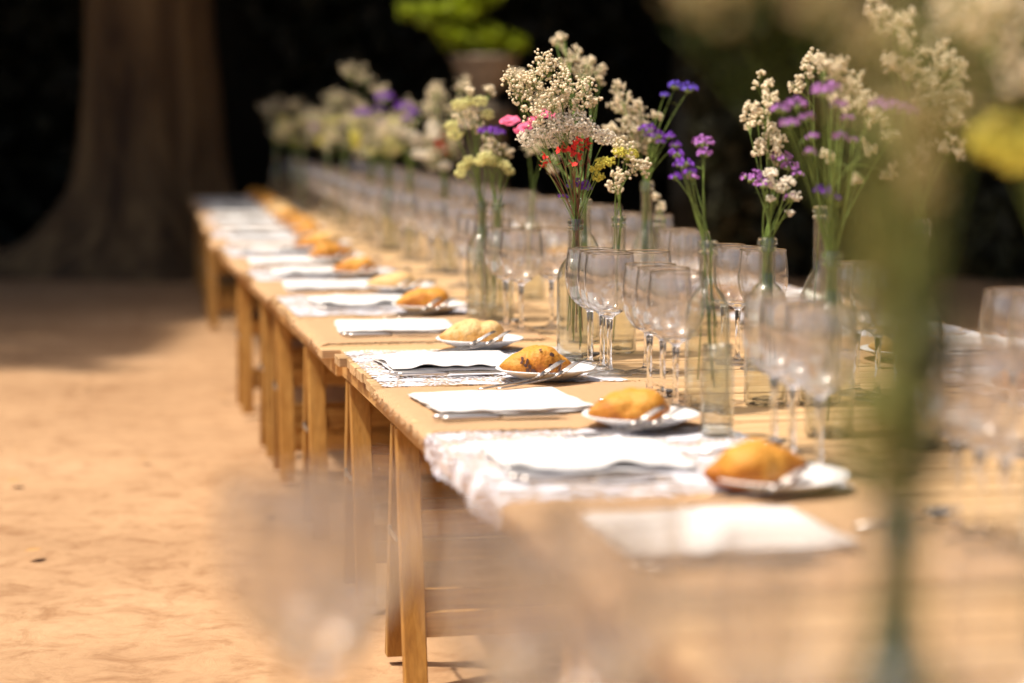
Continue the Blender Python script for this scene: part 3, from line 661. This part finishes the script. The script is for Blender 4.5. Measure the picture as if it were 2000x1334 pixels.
def place(k, nP, pP, bk, yaw, mk, far=False, side=0):
    t, un, an = uv(nP); _, up, ap = uv(pP); q = T
    rot = t.rz + (math.pi if side else 0); sd = 'far side of the table' if side else 'left row'
    grp = ' on the right side' if side else ' along the left edge'
    nm = ORD[min(k, 19)]
    # mat
    um = TW if side else 0
    ep = on(t, um, an)
    lab = matlab.get(k) if not side and k in matlab else None
    if mk == 'l': laces[1 if (k == 1 and not side) else (k % 2) * 2].put((ep.x, ep.y, T), rot, lab or ('white lace mat opposite, %s from the camera' % nm if side else 'blurred white lace mat, %s place from the camera' % nm if not side else 'white lace mat on the hidden right side'), ('blurred lace mats' if not lab else 'lace mats') + grp)
    else: jutes[k % 2].put((ep.x, ep.y, T), rot, lab or ('brown jute mat opposite, %s from the camera' % nm if side else 'blurred jute mat, %s place from the camera' % nm if not side else 'jute mat on the hidden right side'), ('blurred jute mats' if not lab else 'jute mats') + grp)
    zz = T + .004
    lab = naplab.get(k) if not side and k in naplab else ('folded white napkin opposite, %s on the right side' % nm if side else 'blurred white napkin, %s place from the camera' % nm if not side else 'white napkin on the hidden right side')
    naps[k % 4].put((nP.x, nP.y, zz), rot + R(random.uniform(-6, 6)), lab, 'folded napkins' + grp)
    pl_lab = 'white side plate under the %s' % (breadlab[k].split(',')[0].replace('nearest ', 'nearest ')) if not side and k in breadlab else ('white side plate opposite, %s on the right side' % nm if side else 'blurred white side plate, %s place from the camera' % nm if not side else 'white side plate on the hidden right side')
    plp.put((pP.x, pP.y, T + .0045), 0, pl_lab, 'bread plates' + grp)
    bl = breadlab.get(k) if not side and k in breadlab else ('bread roll opposite, %s on the right side' % nm if side else 'blurred golden bread roll, %s place from the camera' % nm if not side else 'bread roll on the hidden right side')
    c = (t.c if not side else -t.c); dr = (t.dir if not side else -t.dir)
    off = -c * (.030 if k == 0 else .018) if not side else Vector((0, 0, 0))
    breads[bk].put((pP.x + off.x, pP.y + off.y, T + .0125), rot + R(yaw), bl, 'bread rolls on side plates' + grp)
    if k == 0 and not side: COL.objects['bread_roll'].name; [setattr(x, 'scale', (1.09, 1.09, 1.09)) for x in COL.objects if x.get('label') == breadlab[0]]
    if far and side: return
    hs = on(t, um, an) + c * .05
    tail = (' by the %s napkin from the camera, left side' % nm if not side else ' by the %s napkin on the right side' % nm if side else ' by a napkin near the far table end')
    dn = nP - Vector((on(t, um, an).x, on(t, um, an).y, nP.z)); du = dn.dot(c)
    for i_ in range(2):
        kp = on(t, um, an) + c * (du - .145 + .012 * i_) - dr * (.160 + .020 * i_); kn.put((kp.x, kp.y, T + .005), rot + R(random.uniform(-2, 2)), ('outer' if i_ else 'inner') + ' steel knife' + tail, 'table knives' + grp)
        if far: break
    # fork: handle on the mat, tines on the rim of the plate
    tgt = pP + c * .012 - dr * .080; tgt.z = 0
    base = on(t, um, an) + c * (du - .10) + dr * .135; base.z = 0
    for i_ in range(1 if k == 0 else 2):
        v = (tgt + c * .034 * i_ + Vector((0, 0, 0))) - (base + c * .034 * i_); st = (tgt + c * .034 * i_) - v.normalized() * .188
        fk.put((st.x, st.y, T + .0045), math.atan2(v.y, v.x), ('right-hand' if i_ else 'left-hand') + ' steel fork propped on the plate' + tail, 'forks leaning on the plates' + grp)
        if far: break
    if not far:
        sp = on(t, um, an) + c * (du + .175) + dr * .0; spn.put((sp.x, sp.y, T + .004), rot + R(95 if False else 20), 'dessert spoon' + tail, 'dessert spoons' + grp)
last = None
for k, (a, b_, bk, yaw, mk) in enumerate(SET):
    place(k, at(*a), at(*b_), bk, yaw, mk)
# one more, mostly below the frame, and the blurred ones to the far end
k = 9; Y = at(566, 515).y + .6; kinds = ['l', 'j']; bks = ['b', 'm', 'a', 'l', 'k']
while Y < tab4.A.y - .25:
    t = tab_at(Y); s_ = edge_y(Y, t) 
    if s_ < .05: Y += .06; continue
    place(k, on(t, .19, s_), on(t, .40, s_ + .16), bks[k % 5], random.uniform(-12, 12), kinds[(k + 1) % 2], True); k += 1; Y += .58
# right side
Y = 2.75; k = 0
while Y < 12.6:
    t = tab_at(Y); s_ = edge_y(Y, t) - .25
    place(k, on(t, TW - .20, s_), on(t, TW - .40, s_ - .16), bks[k % 5], random.uniform(-12, 12), kinds[k % 2], Y > 6, 1); k += 1; Y += .59

# ------------------------------------------------------------------ wine glasses
GL = [ # px, py of the foot, label
 (1190, 734, 'sharpest wine glass, front one of the trio right of the spotted roll'), (1176, 726, 'middle wine glass of the sharp trio right of the spotted roll'), (1152, 716, 'rear left wine glass of the sharp trio, before the stem bottle'),
 (1268, 775, 'left wine glass of the trio behind the glossy second roll'), (1294, 788, 'middle wine glass of the trio behind the glossy second roll'), (1319, 803, 'right wine glass of the trio behind the glossy second roll'),
 (1511, 883, 'left wine glass of the blurred trio behind the nearest roll'), (1546, 907, 'middle wine glass of the blurred trio behind the nearest roll'), (1598, 932, 'right wine glass of the blurred trio behind the nearest roll'),
 (1868, 1040, 'left blurred wine glass right of the green foreground bottle'), (1912, 1064, 'middle blurred wine glass right of the green foreground bottle'), (1960, 1088, 'right blurred wine glass at the right picture edge'),
 (1018, 651, 'front wine glass of the pair behind the knobbed roll'), (988, 642, 'rear wine glass of the pair behind the knobbed roll'), (1077, 642, 'single wine glass just left of the bottle with red flowers'),
 (962, 610, 'front wine glass of the third trio along the left row'), (946, 603, 'middle wine glass of the third trio along the left row'), (928, 597, 'rear wine glass of the third trio along the left row'),
 (1262, 728, 'wine glass with a plain rim between the sharp trio and tall bottle'),
 (1488, 722, 'crisp wine glass behind the purple and white bouquet bottle'), (1440, 712, 'middle wine glass left of the purple and white bouquet'), (1412, 704, 'rear wine glass left of the purple and white bouquet'),
 (1345, 655, 'front wine glass right of the tall centre bottle'), (1322, 646, 'rear wine glass right of the tall centre bottle'),
 (1672, 770, 'left wine glass behind the lilac bouquet bottle'), (1712, 780, 'middle wine glass behind the lilac bouquet bottle'), (1748, 792, 'right wine glass behind the lilac bouquet bottle'),
 (1975, 872, 'rear wine glass at the right picture edge, above the jute corner'), (2030, 892, 'wine glass cut by the right picture edge')]
used = []
for px, py, lab in GL:
    p_ = at(px, py); used.append(p_); wg.put((p_.x, p_.y, T + .0005), random.uniform(0, 6), lab, 'wine glasses on the long table')
# foreground glasses on the near table, out of focus
for px, Y, lab in ((628, 1.47, 'big blurred foreground wine glass at the lower left, front one'), (560, 1.54, 'blurred foreground wine glass at the lower left, left one'), (700, 1.58, 'blurred foreground wine glass at the lower left, right one'),
                   (1105, 1.33, 'big blurred foreground wine glass, bottom centre, front one'), (985, 1.42, 'blurred foreground wine glass, bottom centre, left one'), (1210, 1.44, 'blurred foreground wine glass, bottom centre, right one'),
                   (1400, 1.22, 'blurred foreground wine glass at the bottom, right of centre'), (1530, 1.34, 'rear blurred foreground wine glass, right of centre'), (1990, 1.30, 'blurred foreground wine glass in the lower right corner')):
    d = ray(px, 1300); X = d.x / d.y * Y; wg.put((X, Y, T + .0005), 0, lab, 'blurred foreground wine glasses')
# the rows running away
Y = 6.15; gi = 0
while Y < 12.9:
    t = tab_at(Y); s_ = edge_y(Y, t)
    for i_ in range(3):
        u = .58 + .035 * i_ + random.uniform(-.01, .01); p_ = on(t, u, s_ - .06 * i_ - .02)
        wg.put((p_.x, p_.y, T + .0005), 0, ('%s wine glass of the %s trio beyond the third along the left row' % (('rear', 'middle', 'front')[i_], ('first', 'second', 'third')[gi])) if gi < 3 else '%s glass of the %s blurred trio from the far end, left row' % (('rear', 'middle', 'front')[i_], ORD[11 - gi].replace('nearest', 'first')), 'wine glasses on the long table' if gi < 3 else 'blurred far wine glasses, left row')
    Y += .57; gi += 1
Y = 5.65; gi = 0
while Y < 12.7:
    t = tab_at(Y); s_ = edge_y(Y, t) - .2
    for i_ in range(3):
        u = .98 - .035 * i_ + random.uniform(-.01, .01); p_ = on(t, u, s_ + .06 * i_)
        wg.put((p_.x, p_.y, T + .0005), 0, '%s glass of the %s blurred trio from the far end, right row' % (('front', 'middle', 'rear')[i_], ORD[12 - gi].replace('nearest', 'first')), 'blurred far wine glasses, right row')
    Y += .57; gi += 1

# ------------------------------------------------------------------ flowers
def rv(s=1): 
    v = Vector(rng.normal(size=3)); return v.normalized() * s
def bez(p0, p1, p2, p3, n=9): return [p0 * (1 - t) ** 3 + p1 * 3 * t * (1 - t) ** 2 + p2 * 3 * t * t * (1 - t) + p3 * t ** 3 for t in [i / n for i in range(n + 1)]]
def cluster_gyp(st, fl, p0, c, r, n, lod):
    # fine branching from p0 into a cloud of small round florets about c
    n = int(n * 1.7); k = max(5, n // 7); subs = []
    for i in range(k):
        v = rv(r * random.random() ** .35); v.z = v.z * .95 + r * .12; subs.append(c + v * .85)
    fork = p0.lerp(c, .62)
    for s_ in subs:
        mid = fork.lerp(s_, .5) + rv(r * .12); st.tube([fork, mid, s_], [.0007, .0005, .0004], 3, False)
        for j in range(n // k):
            f = s_ + rv(r * .46 * random.uniform(.35, 1)); f.z += r * .08; st.tube([s_ - (s_ - fork) * .12, f], .00028, 3, False)
            fl.ball(f, random.uniform(.0019, .0037) if random.random() < .85 else .0013, lod, (1, 1, random.uniform(.85, 1.15)))
def funnel(b, c, d, r, rnd=random):
    d = d.normalized(); u = d.cross(Vector((.3, .5, .81))).normalized(); w_ = d.cross(u); n = 8; vs = [tuple(c - d * r * .8)]
    for k in range(n):
        a = 6.283 * k / n; q = r * (1.0 if k % 2 else .72) * rnd.uniform(.8, 1.2); vs.append(tuple(c + (u * math.cos(a) + w_ * math.sin(a)) * q + d * r * rnd.uniform(-.1, .45)))
    vs.append(tuple(c - d * r * .15))
    b.add(vs, [(0, 1 + k, 1 + (k + 1) % n) for k in range(n)] + [(n + 1, 1 + (k + 1) % n, 1 + k) for k in range(n)])
def head_statice(hd_, gr, c, r):
    n = max(10, int(26 * (r / .014) ** 1.6))
    for i in range(n):
        v = rv(1); v.z = abs(v.z) * .8 - .25; v.normalize(); q = c + Vector((v.x * r * 1.1, v.y * r * 1.1, v.z * r * .8)) * random.uniform(.75, 1.05); funnel(hd_, q, v + Vector((0, 0, .4)), random.uniform(.0030, .0046))
    for i in range(n // 2):
        v = rv(1); v.z = -abs(v.z) * .6; q = c + v * r * .75; gr.ball(q, .0022, 0, (1, 1, 1.6))
def head_dense(hd_, gr, c, r):
    n = min(260, max(20, int(90 * (r / .018) ** 1.7)))
    for i in range(n):
        v = rv(1); q = c + Vector((v.x * r, v.y * r, v.z * r * .72)) * random.random() ** .3; hd_.ball(q, random.uniform(.0017, .0030), 0)
def head_red(hd_, gr, c, r):
    for i in range(max(2, int(3 * r / .010))):
        cc = c + rv(r * .5); d = (rv(1) + Vector((0, -.6, .7))).normalized(); u = d.cross(Vector((.3, .5, .81))).normalized(); w_ = d.cross(u)
        for k in range(5):
            a = k * 1.2566; e = u * math.cos(a) + w_ * math.sin(a); s_ = w_ * math.cos(a) - u * math.sin(a); R_ = random.uniform(.006, .009)
            hd_.add([tuple(cc), tuple(cc + e * R_ * .6 + s_ * R_ * .4 + d * .001), tuple(cc + e * R_ + d * random.uniform(-.001, .003)), tuple(cc + e * R_ * .6 - s_ * R_ * .4 + d * .001)], [(0, 1, 2, 3)])
        gr.tube([cc, cc - d * .008], .0013, 4)
def head_pink(hd_, gr, c, r):
    d = Vector((random.uniform(-.3, .3), -.5, .8)).normalized(); u = d.cross(Vector((1, .2, 0))).normalized(); w_ = d.cross(u)
    for lay in range(3):
        n = 14; R_ = r * (1 - .22 * lay); vs = [tuple(c + d * .001 * lay)]
        for k in range(n):
            a = 6.283 * k / n + lay * .3; vs.append(tuple(c + (u * math.cos(a) + w_ * math.sin(a)) * R_ * random.uniform(.82, 1.1) + d * (.002 * lay + random.uniform(-.002, .003))))
        hd_.add(vs, [(0, 1 + k, 1 + (k + 1) % n) for k in range(n)])
    gr.tube([c, c - d * .012], [.003, .0015], 5)
def head_leafy(hd_, gr, c, r):
    for i in range(16):
        q = c + Vector((random.uniform(-r, r), random.uniform(-r, r), random.uniform(-r * 1.6, r * 1.6))); d = (rv(1) + Vector((0, 0, 1.3))).normalized(); sd = d.cross(rv(1)).normalized() * random.uniform(.003, .0055); l = random.uniform(.02, .038)
        hd_.add([tuple(q), tuple(q + d * l * .5 + sd), tuple(q + d * l), tuple(q + d * l * .5 - sd)], [(0, 1, 2, 3)])
HEAD = {'leafy': head_leafy, 'statice': head_statice, 'dense': head_dense, 'red': head_red, 'pink': head_pink}
def spray(mouth, Hb, kind, color, label, heads, Y, name, cat, lod=1, nf=None, stemm='stem', thick=1.0, group=None, spread=.016):
    """one bunch of one kind of flower standing in a bottle; heads: (px, py, radius in px)"""
    t = thing(name, label, cat, mouth, 0, group); st = MB(); gr = MB(); s_px = Y / F
    prevp = None
    for hi_, (px, py, r) in enumerate(heads):
        r *= 1.18; c = atd(px, py, Y) ; c.y += random.uniform(-.03, .03); rr = r * s_px; c = c - Vector(mouth)
        bot = Vector((random.uniform(-spread, spread), random.uniform(-spread, spread), -Hb * random.uniform(.45, .93))); neck = Vector((random.uniform(-.008, .008), random.uniform(-.008, .008), -.005))
        if kind == 'gyp' and len(heads) > 2 and hi_ % 3 and prevp is not None:
            neck = prevp[-6].copy(); bot = prevp[-7].copy()
        up_ = Vector((neck.x * 1.5 + c.x * .27, neck.y + c.y * .27, c.z * .40)) if neck.z < 0 else neck.lerp(c, .4) + Vector((0, 0, .01))
        path = [bot, bot.lerp(neck, .6)] + bez(neck, up_, c.lerp(up_, .3), c - Vector((0, 0, rr * .3)), 8)
        prevp = path; th_ = thick * (.72 if kind == 'gyp' else .6 if kind == 'red' else .9)
        rad = [.0016 * th_] * 3 + [(.0016 - .0009 * i / 8) * th_ for i in range(8)]
        st.tube(path, rad[:len(path)], 5)
        if kind == 'gyp':
            fl = MB(); cluster_gyp(st, fl, path[-4], c, rr, nf or max(26, int(62 * (rr / .035) ** 1.6)), lod); fl.build('florets', M[color], t, kind='stuff')
        else:
            h = MB(); HEAD[kind](h, gr, c, rr); h.build('flower_head', M[color], t, smooth=(kind == 'dense'))
            if random.random() < .7:      # small leaf on the stem
                q = path[-3]; e = rv(1); h_ = MB(); st.add([tuple(q), tuple(q + e * .010 + Vector((.0018, 0, 0))), tuple(q + e * .022), tuple(q + e * .010 - Vector((.0018, 0, 0)))], [(0, 1, 2, 3)])
    st.build('stems' if False else 'stem', M[stemm], t)
    if gr.v: gr.build('green_base', M['green_bud'], t, kind='stuff')
    return t
bp = {}
for kd in ('std', 'tall', 'small', 'long'):
    o, H_ = make_bottle(kd); bp[kd] = (Proto(o), H_)
def bottle(px, py, kd, lab, group='clear glass bottles used as vases', pos=None):
    pr, H_ = bp[kd]; p_ = pos if pos is not None else at(px, py); pr.put((p_.x, p_.y, T + .0005), random.uniform(0, 6), lab, group); return Vector((p_.x, p_.y, T + H_)), H_, p_.y
BQ = [
 (1123, 703, 'std', 'clear bottle with red flowers, left of the sharp wine glasses', 'the bottle with red flowers', [
   ('gyp', 'gyp', [(1003, 165, 26), (1028, 185, 32), (1052, 165, 34), (1066, 122, 26), (1088, 140, 22), (1098, 178, 24), (1072, 195, 28), (1118, 196, 24), (1150, 180, 26), (1165, 200, 14), (1045, 225, 26), (1130, 215, 20)], 0),
   ('dense', 'white', [(1030, 270, 20), (1062, 252, 22), (1095, 240, 24), (1128, 238, 26), (1150, 255, 20), (1182, 268, 20), (1110, 262, 22), (1075, 275, 20)], .02),
   ('red', 'red', [(1065, 305, 10), (1070, 320, 12), (1060, 322, 8), (1104, 288, 12), (1118, 294, 12), (1130, 278, 12), (1142, 286, 13), (1152, 276, 10), (1128, 305, 10), (1090, 290, 9), (1118, 318, 8)], -.03),
   ('statice', 'purple', [(1118, 362, 12), (1135, 360, 13), (1145, 368, 9), (1100, 383, 7)], .0),
   ('dense', 'yellow', [(1178, 318, 14), (1168, 345, 12), (1162, 330, 9)], .0)]),
 (1207, 690, 'std', 'clear bottle with yellow flowers, between red flower bottle and tall bottle', 'the bottle with yellow flowers', [
   ('gyp', 'gyp', [(1205, 372, 15), (1212, 345, 17), (1240, 330, 22), (1196, 355, 14), (1222, 300, 26), (1260, 325, 18)], 0), ('dense', 'yellow', [(1232, 302, 14), (1210, 296, 12), (1190, 315, 11)], 0)]),
 (1262, 638, 'tall', 'tall clear bottle with the highest blue-violet flower, centre of the table', 'the tall centre bottle', [
   ('gyp', 'gyp', [(1206, 170, 16), (1218, 200, 20), (1205, 215, 16), (1236, 225, 26), (1250, 205, 14), (1228, 255, 26), (1192, 245, 14), (1262, 262, 22), (1279, 228, 12), (1196, 270, 18), (1240, 290, 24)], .05),
   ('statice', 'blue', [(1320, 166, 12), (1344, 172, 13), (1298, 185, 7)], .0), ('statice', 'purple', [(1262, 252, 13), (1278, 264, 15), (1308, 265, 9), (1319, 283, 9), (1290, 276, 8)], -.03)]),
 (1286, 622, 'small', 'small clear bottle half hidden behind the tall bottle', 'the half hidden small bottle', [('gyp', 'gyp', [(1290, 408, 11), (1282, 385, 9)], 0)]),
 (1380, 803, 'std', 'clear bottle holding two purple statice stems, beside the glass trio', 'the bottle of two statice stems', [
   ('statice', 'purple', [(1322, 300, 12), (1332, 318, 15), (1345, 335, 11), (1320, 345, 10)], 0), ('statice', 'lilac', [(1370, 278, 16), (1374, 298, 12), (1352, 345, 9)], .03)]),
 (1495, 790, 'std', 'clear bottle with the purple and ivory statice bouquet', 'the purple and ivory bouquet bottle', [
   ('gyp', 'gyp', [(1492, 165, 18), (1506, 185, 13), (1470, 215, 18), (1462, 240, 16), (1480, 232, 20), (1502, 200, 14), (1500, 265, 26), (1520, 285, 20), (1490, 290, 24), (1512, 310, 18)], .03),
   ('statice', 'lilac', [(1470, 346, 17), (1488, 358, 13), (1528, 308, 16), (1545, 325, 14), (1542, 387, 11), (1560, 340, 10)], 0),
   ('dense', 'white', [(1502, 338, 13), (1506, 358, 12), (1535, 355, 14), (1528, 368, 12), (1552, 382, 11), (1506, 388, 8), (1545, 416, 8)], -.02)]),
 (1600, 790, 'tall', 'tall bottle behind the lilac bouquet, bright spot on its shoulder', 'the tall bottle behind', [('gyp', 'gyp', [(1575, 150, 20), (1590, 125, 22), (1560, 175, 18)], .0)]),
 (1618, 852, 'std', 'clear bottle with the large lilac and cream bouquet', 'the large lilac bouquet bottle', [
   ('gyp', 'gyp', [(1605, 128, 22), (1625, 145, 26), (1645, 130, 20), (1660, 165, 28), (1640, 180, 26), (1678, 185, 24), (1690, 215, 26), (1665, 215, 24), (1710, 235, 20), (1640, 200, 24), (1700, 290, 17), (1740, 338, 16), (1676, 352, 13), (1735, 265, 18), (1620, 310, 16)], .03),
   ('statice', 'lilac', [(1528, 212, 15), (1560, 202, 16), (1600, 178, 17), (1620, 172, 14), (1540, 240, 15), (1580, 228, 12), (1655, 230, 10), (1636, 266, 10), (1580, 296, 9), (1583, 266, 9), (1664, 272, 8), (1640, 205, 12)], -.05),
   ('statice', 'purple', [(1610, 372, 13), (1634, 388, 9), (1625, 380, 7)], -.03)]),
 (1792, 872, 'tall', 'tall blurred bottle with mauve flowers, behind the green foreground stems', 'the tall mauve flower bottle', [
   ('gyp', 'gyp', [(1715, 20, 26), (1740, 50, 28), (1765, 40, 24), (1758, 75, 22), (1742, 118, 26), (1790, 100, 22), (1765, 140, 24), (1810, 150, 30), (1850, 130, 34), (1830, 190, 34), (1870, 170, 30), (1885, 210, 26), (1860, 235, 30), (1820, 240, 30), (1790, 215, 28), (1850, 290, 26), (1800, 300, 28), (1775, 330, 22)], 0),
   ('statice', 'lilac', [(1722, 203, 16), (1742, 208, 18), (1765, 214, 16), (1785, 218, 12)], -.06)]),
 (973, 628, 'std', 'right one of the paired bottles with cream and yellow flowers', 'the right paired bottle', [
   ('dense', 'lemon', [(950, 305, 15), (965, 315, 14), (985, 322, 11), (995, 335, 8), (940, 315, 13)], 0), ('gyp', 'gyp', [(960, 290, 20), (985, 292, 14), (1000, 300, 9)], .02), ('statice', 'purple', [(945, 256, 10), (962, 255, 12), (975, 258, 9)], 0)]),
 (941, 624, 'std', 'left one of the paired bottles with cream and yellow flowers', 'the left paired bottle', [
   ('dense', 'lemon', [(898, 205, 15), (915, 198, 12), (938, 198, 13), (952, 224, 12), (888, 262, 15), (882, 245, 13), (905, 325, 11), (898, 340, 10), (918, 312, 11)], 0), ('gyp', 'gyp', [(912, 180, 14), (955, 182, 12), (900, 225, 18), (925, 230, 18), (930, 250, 14)], .03)]),
 (1140, 668, 'long', 'clear bottle with pink flowers, directly behind the red flower bottle', 'the bottle with pink flowers', [
   ('pink', 'pink', [(996, 236, 17), (1028, 246, 15), (1058, 222, 15), (1075, 226, 13), (1015, 256, 12), (1045, 236, 14)], .1), ('gyp', 'gyp', [(1102, 78, 14), (1085, 80, 11), (1118, 110, 18), (1140, 140, 22), (1110, 130, 18), (1168, 138, 15), (1172, 160, 10), (1150, 120, 12)], .5)]),
 (1037, 585, 'std', 'clear bottle with loose cream sprays, left of the pink flowers', 'the bottle left of the pinks', [('gyp', 'gyp', [(1005, 145, 14), (1020, 150, 16), (1060, 200, 20), (1085, 215, 20), (1040, 290, 18), (1075, 325, 16)], 0)]),
]
SP = {'gyp': ('baby_breath', "airy cream baby's breath in ", "baby's breath"), 'dense': ('yarrow', None, 'yarrow'), 'red': ('red_flower', 'small bright red blossoms in ', 'red flowers'), 'statice': ('statice', None, 'statice'), 'pink': ('pink_flower', 'ruffled pink blossoms in ', 'pink flowers')}
CN = {'purple': 'purple', 'blue': 'tall blue-violet', 'lilac': 'lilac', 'white': 'ivory white', 'yellow': 'bright yellow', 'lemon': 'pale yellow'}
for (px, py, kd, lab, short, fl) in BQ:
    mouth, Hb, Y = bottle(px, py, kd, lab)
    for (kind, colr, heads, dY) in fl:
        nm, ph, cat = SP[kind]
        ph = ph or ('%s %s heads in ' % (CN[colr], 'statice' if kind == 'statice' else 'yarrow'))
        spray(mouth, Hb, kind, colr, ph + short, heads, Y + dY, nm, cat, stemm='dry_stem' if kind == 'red' else 'stem')
# far bottles in the centre of the table
far_spec = [('a red cluster', 868, 6.9), ('lilac and cream flowers', 800, 7.6), ('violet flowers on top', 760, 7.9), ('tall cream sprays', 725, 8.8), ('wide cream sprays', 672, 9.6), ('yellow-green flowers', 640, 10.4), ('dim cream sprays', 590, 11.2), ('dim yellow flowers', 572, 11.9), ('barely lit flowers', 540, 12.4)]
for i, (txt, px, Y) in enumerate(far_spec):
    base = atd(px, 300, Y); p_ = Vector((base.x, Y, T)); lab = 'blurred bottle with %s, far along the table' % txt
    mouth, Hb, _ = bottle(0, 0, 'std', lab, pos=p_); sc = 4.6 / Y; hs = []
    my = 225 + F * (CAMZ - mouth.z) / Y
    for k in range(10):
        hs.append((px + random.uniform(-85, 85) * sc, my - random.uniform(60, 270) * sc * (1.3 if 'tall' in txt else 1), random.uniform(24, 40) * sc))
    spray(mouth, Hb, 'gyp', 'gyp', "blurred baby's breath in the far bottle with " + txt, hs, Y, 'baby_breath', "baby's breath", lod=0, nf=48)
    hs = [(px + random.gauss(0, 42 * sc), my - random.uniform(40, 180) * sc, random.uniform(16, 26) * sc) for k in range(5)]
    c_ = ['white', 'white', 'lemon', 'white', 'lemon', 'yellow', 'lemon', 'yellow', 'lemon'][i]
    spray(mouth, Hb, 'dense', 'yellow' if i in (3, 5, 7) else c_, 'blurred %s yarrow in the far bottle with %s' % (CN[c_], txt), hs, Y, 'yarrow', 'yarrow')
    if i == 0: spray(mouth, Hb, 'red', 'red', 'small blurred red cluster above the seventh bottle', [(862, 278, 16), (858, 292, 14), (870, 298, 14), (855, 285, 12), (866, 262, 10)], Y, 'red_flower', 'red flowers', stemm='stem')
    elif i in (1, 2, 3, 5): spray(mouth, Hb, 'statice', 'purple', 'blurred violet statice in the far bottle with ' + txt, [(px + random.uniform(-50, 40), random.uniform(195, 255), 9) for k in range(2)] if i != 2 else [(750, 190, 15), (708, 222, 14), (790, 210, 14)], Y, 'statice', 'statice')
# jar in the middle
jar = thing('glass_jar', 'low glass jar between the statice bottle and blurred glass trio', 'jar', tuple(at(1400, 852) + Vector((0, 0, .0005))))
b = MB(); b.lathe([(0, .003), (.022, .001), (.0255, .005), (.026, .02), (.026, .105), (.0235, .118), (.022, .122), (.022, .145), (.020, .145), (.020, .12), (.0235, .104), (.0235, .01), (0, .008)], 40); b.build('body', M['bottle'], jar)
b = MB(); b.lathe([(.0222, .125), (.0245, .127), (.0245, .130), (.0222, .132)], 36); b.lathe([(.0222, .137), (.0240, .139), (.0240, .142), (.0222, .1445)], 36); b.build('lip', M['bottle'], jar)

# foreground bottles, right beside the lens' field, out of focus
near = [(1762, 1.13, 'std', 'green-stemmed foreground bottle, a tall blurred streak at right', 'the blurred foreground bottle'), (2085, 1.95, 'std', 'foreground bottle just past the right picture edge', 'the bottle past the right edge')]
P0 = []
for px, Y, kd, lab, sh in near:
    d = ray(px, 900); X = d.x / d.y * Y
    p_ = Vector((X, Y, T)); P0.append(bottle(0, 0, kd, lab, 'blurred foreground bottles', pos=p_))
mouth, Hb, Y = P0[0]
spray(mouth, Hb, 'gyp', 'gold', "blurred baby's breath in the foreground bottle", [(1720, 180, 90), (1800, 60, 120), (1850, 230, 100), (1770, 350, 80), (1690, 40, 90), (1850, -20, 100), (1900, 120, 90), (1330, 15, 60), (1450, -10, 70), (1580, 15, 70)], Y, 'baby_breath', "baby's breath", nf=13, thick=1.3)
spray(mouth, Hb, 'leafy', 'olive', 'blurred olive leaves on the foreground stems', [(1700, 430, 50), (1780, 360, 56), (1710, 540, 44), (1800, 470, 46), (1700, 640, 40), (1700, 760, 40), (1695, 860, 40), (1760, 220, 60), (1820, 280, 56), (1690, 950, 36)], Y, 'leaf_spray', 'leaves', thick=2.0, stemm='olive', spread=.029)
spray(mouth, Hb, 'leafy', 'dark_leaf', 'blurred dark green leaves on the foreground stems', [(1800, 560, 40), (1815, 640, 44), (1790, 720, 44), (1815, 800, 50), (1790, 870, 46), (1770, 640, 36), (1830, 720, 36), (1780, 930, 36)], Y, 'leaf_bunch', 'leaves', stemm='dark_stem', thick=2.2, spread=.029)
mouth, Hb, Y = P0[1]
spray(mouth, Hb, 'dense', 'yellow', 'big blurred yellow flower at the right picture edge', [(1985, 265, 66), (1950, 275, 50), (1990, 300, 50)], Y, 'yarrow', 'yarrow')
spray(mouth, Hb, 'gyp', 'gyp', "blurred baby's breath at the upper right corner", [(1930, 60, 80), (1975, 150, 60), (1900, 10, 70), (1990, 20, 60), (1860, 60, 50)], Y, 'baby_breath', "baby's breath", nf=40)
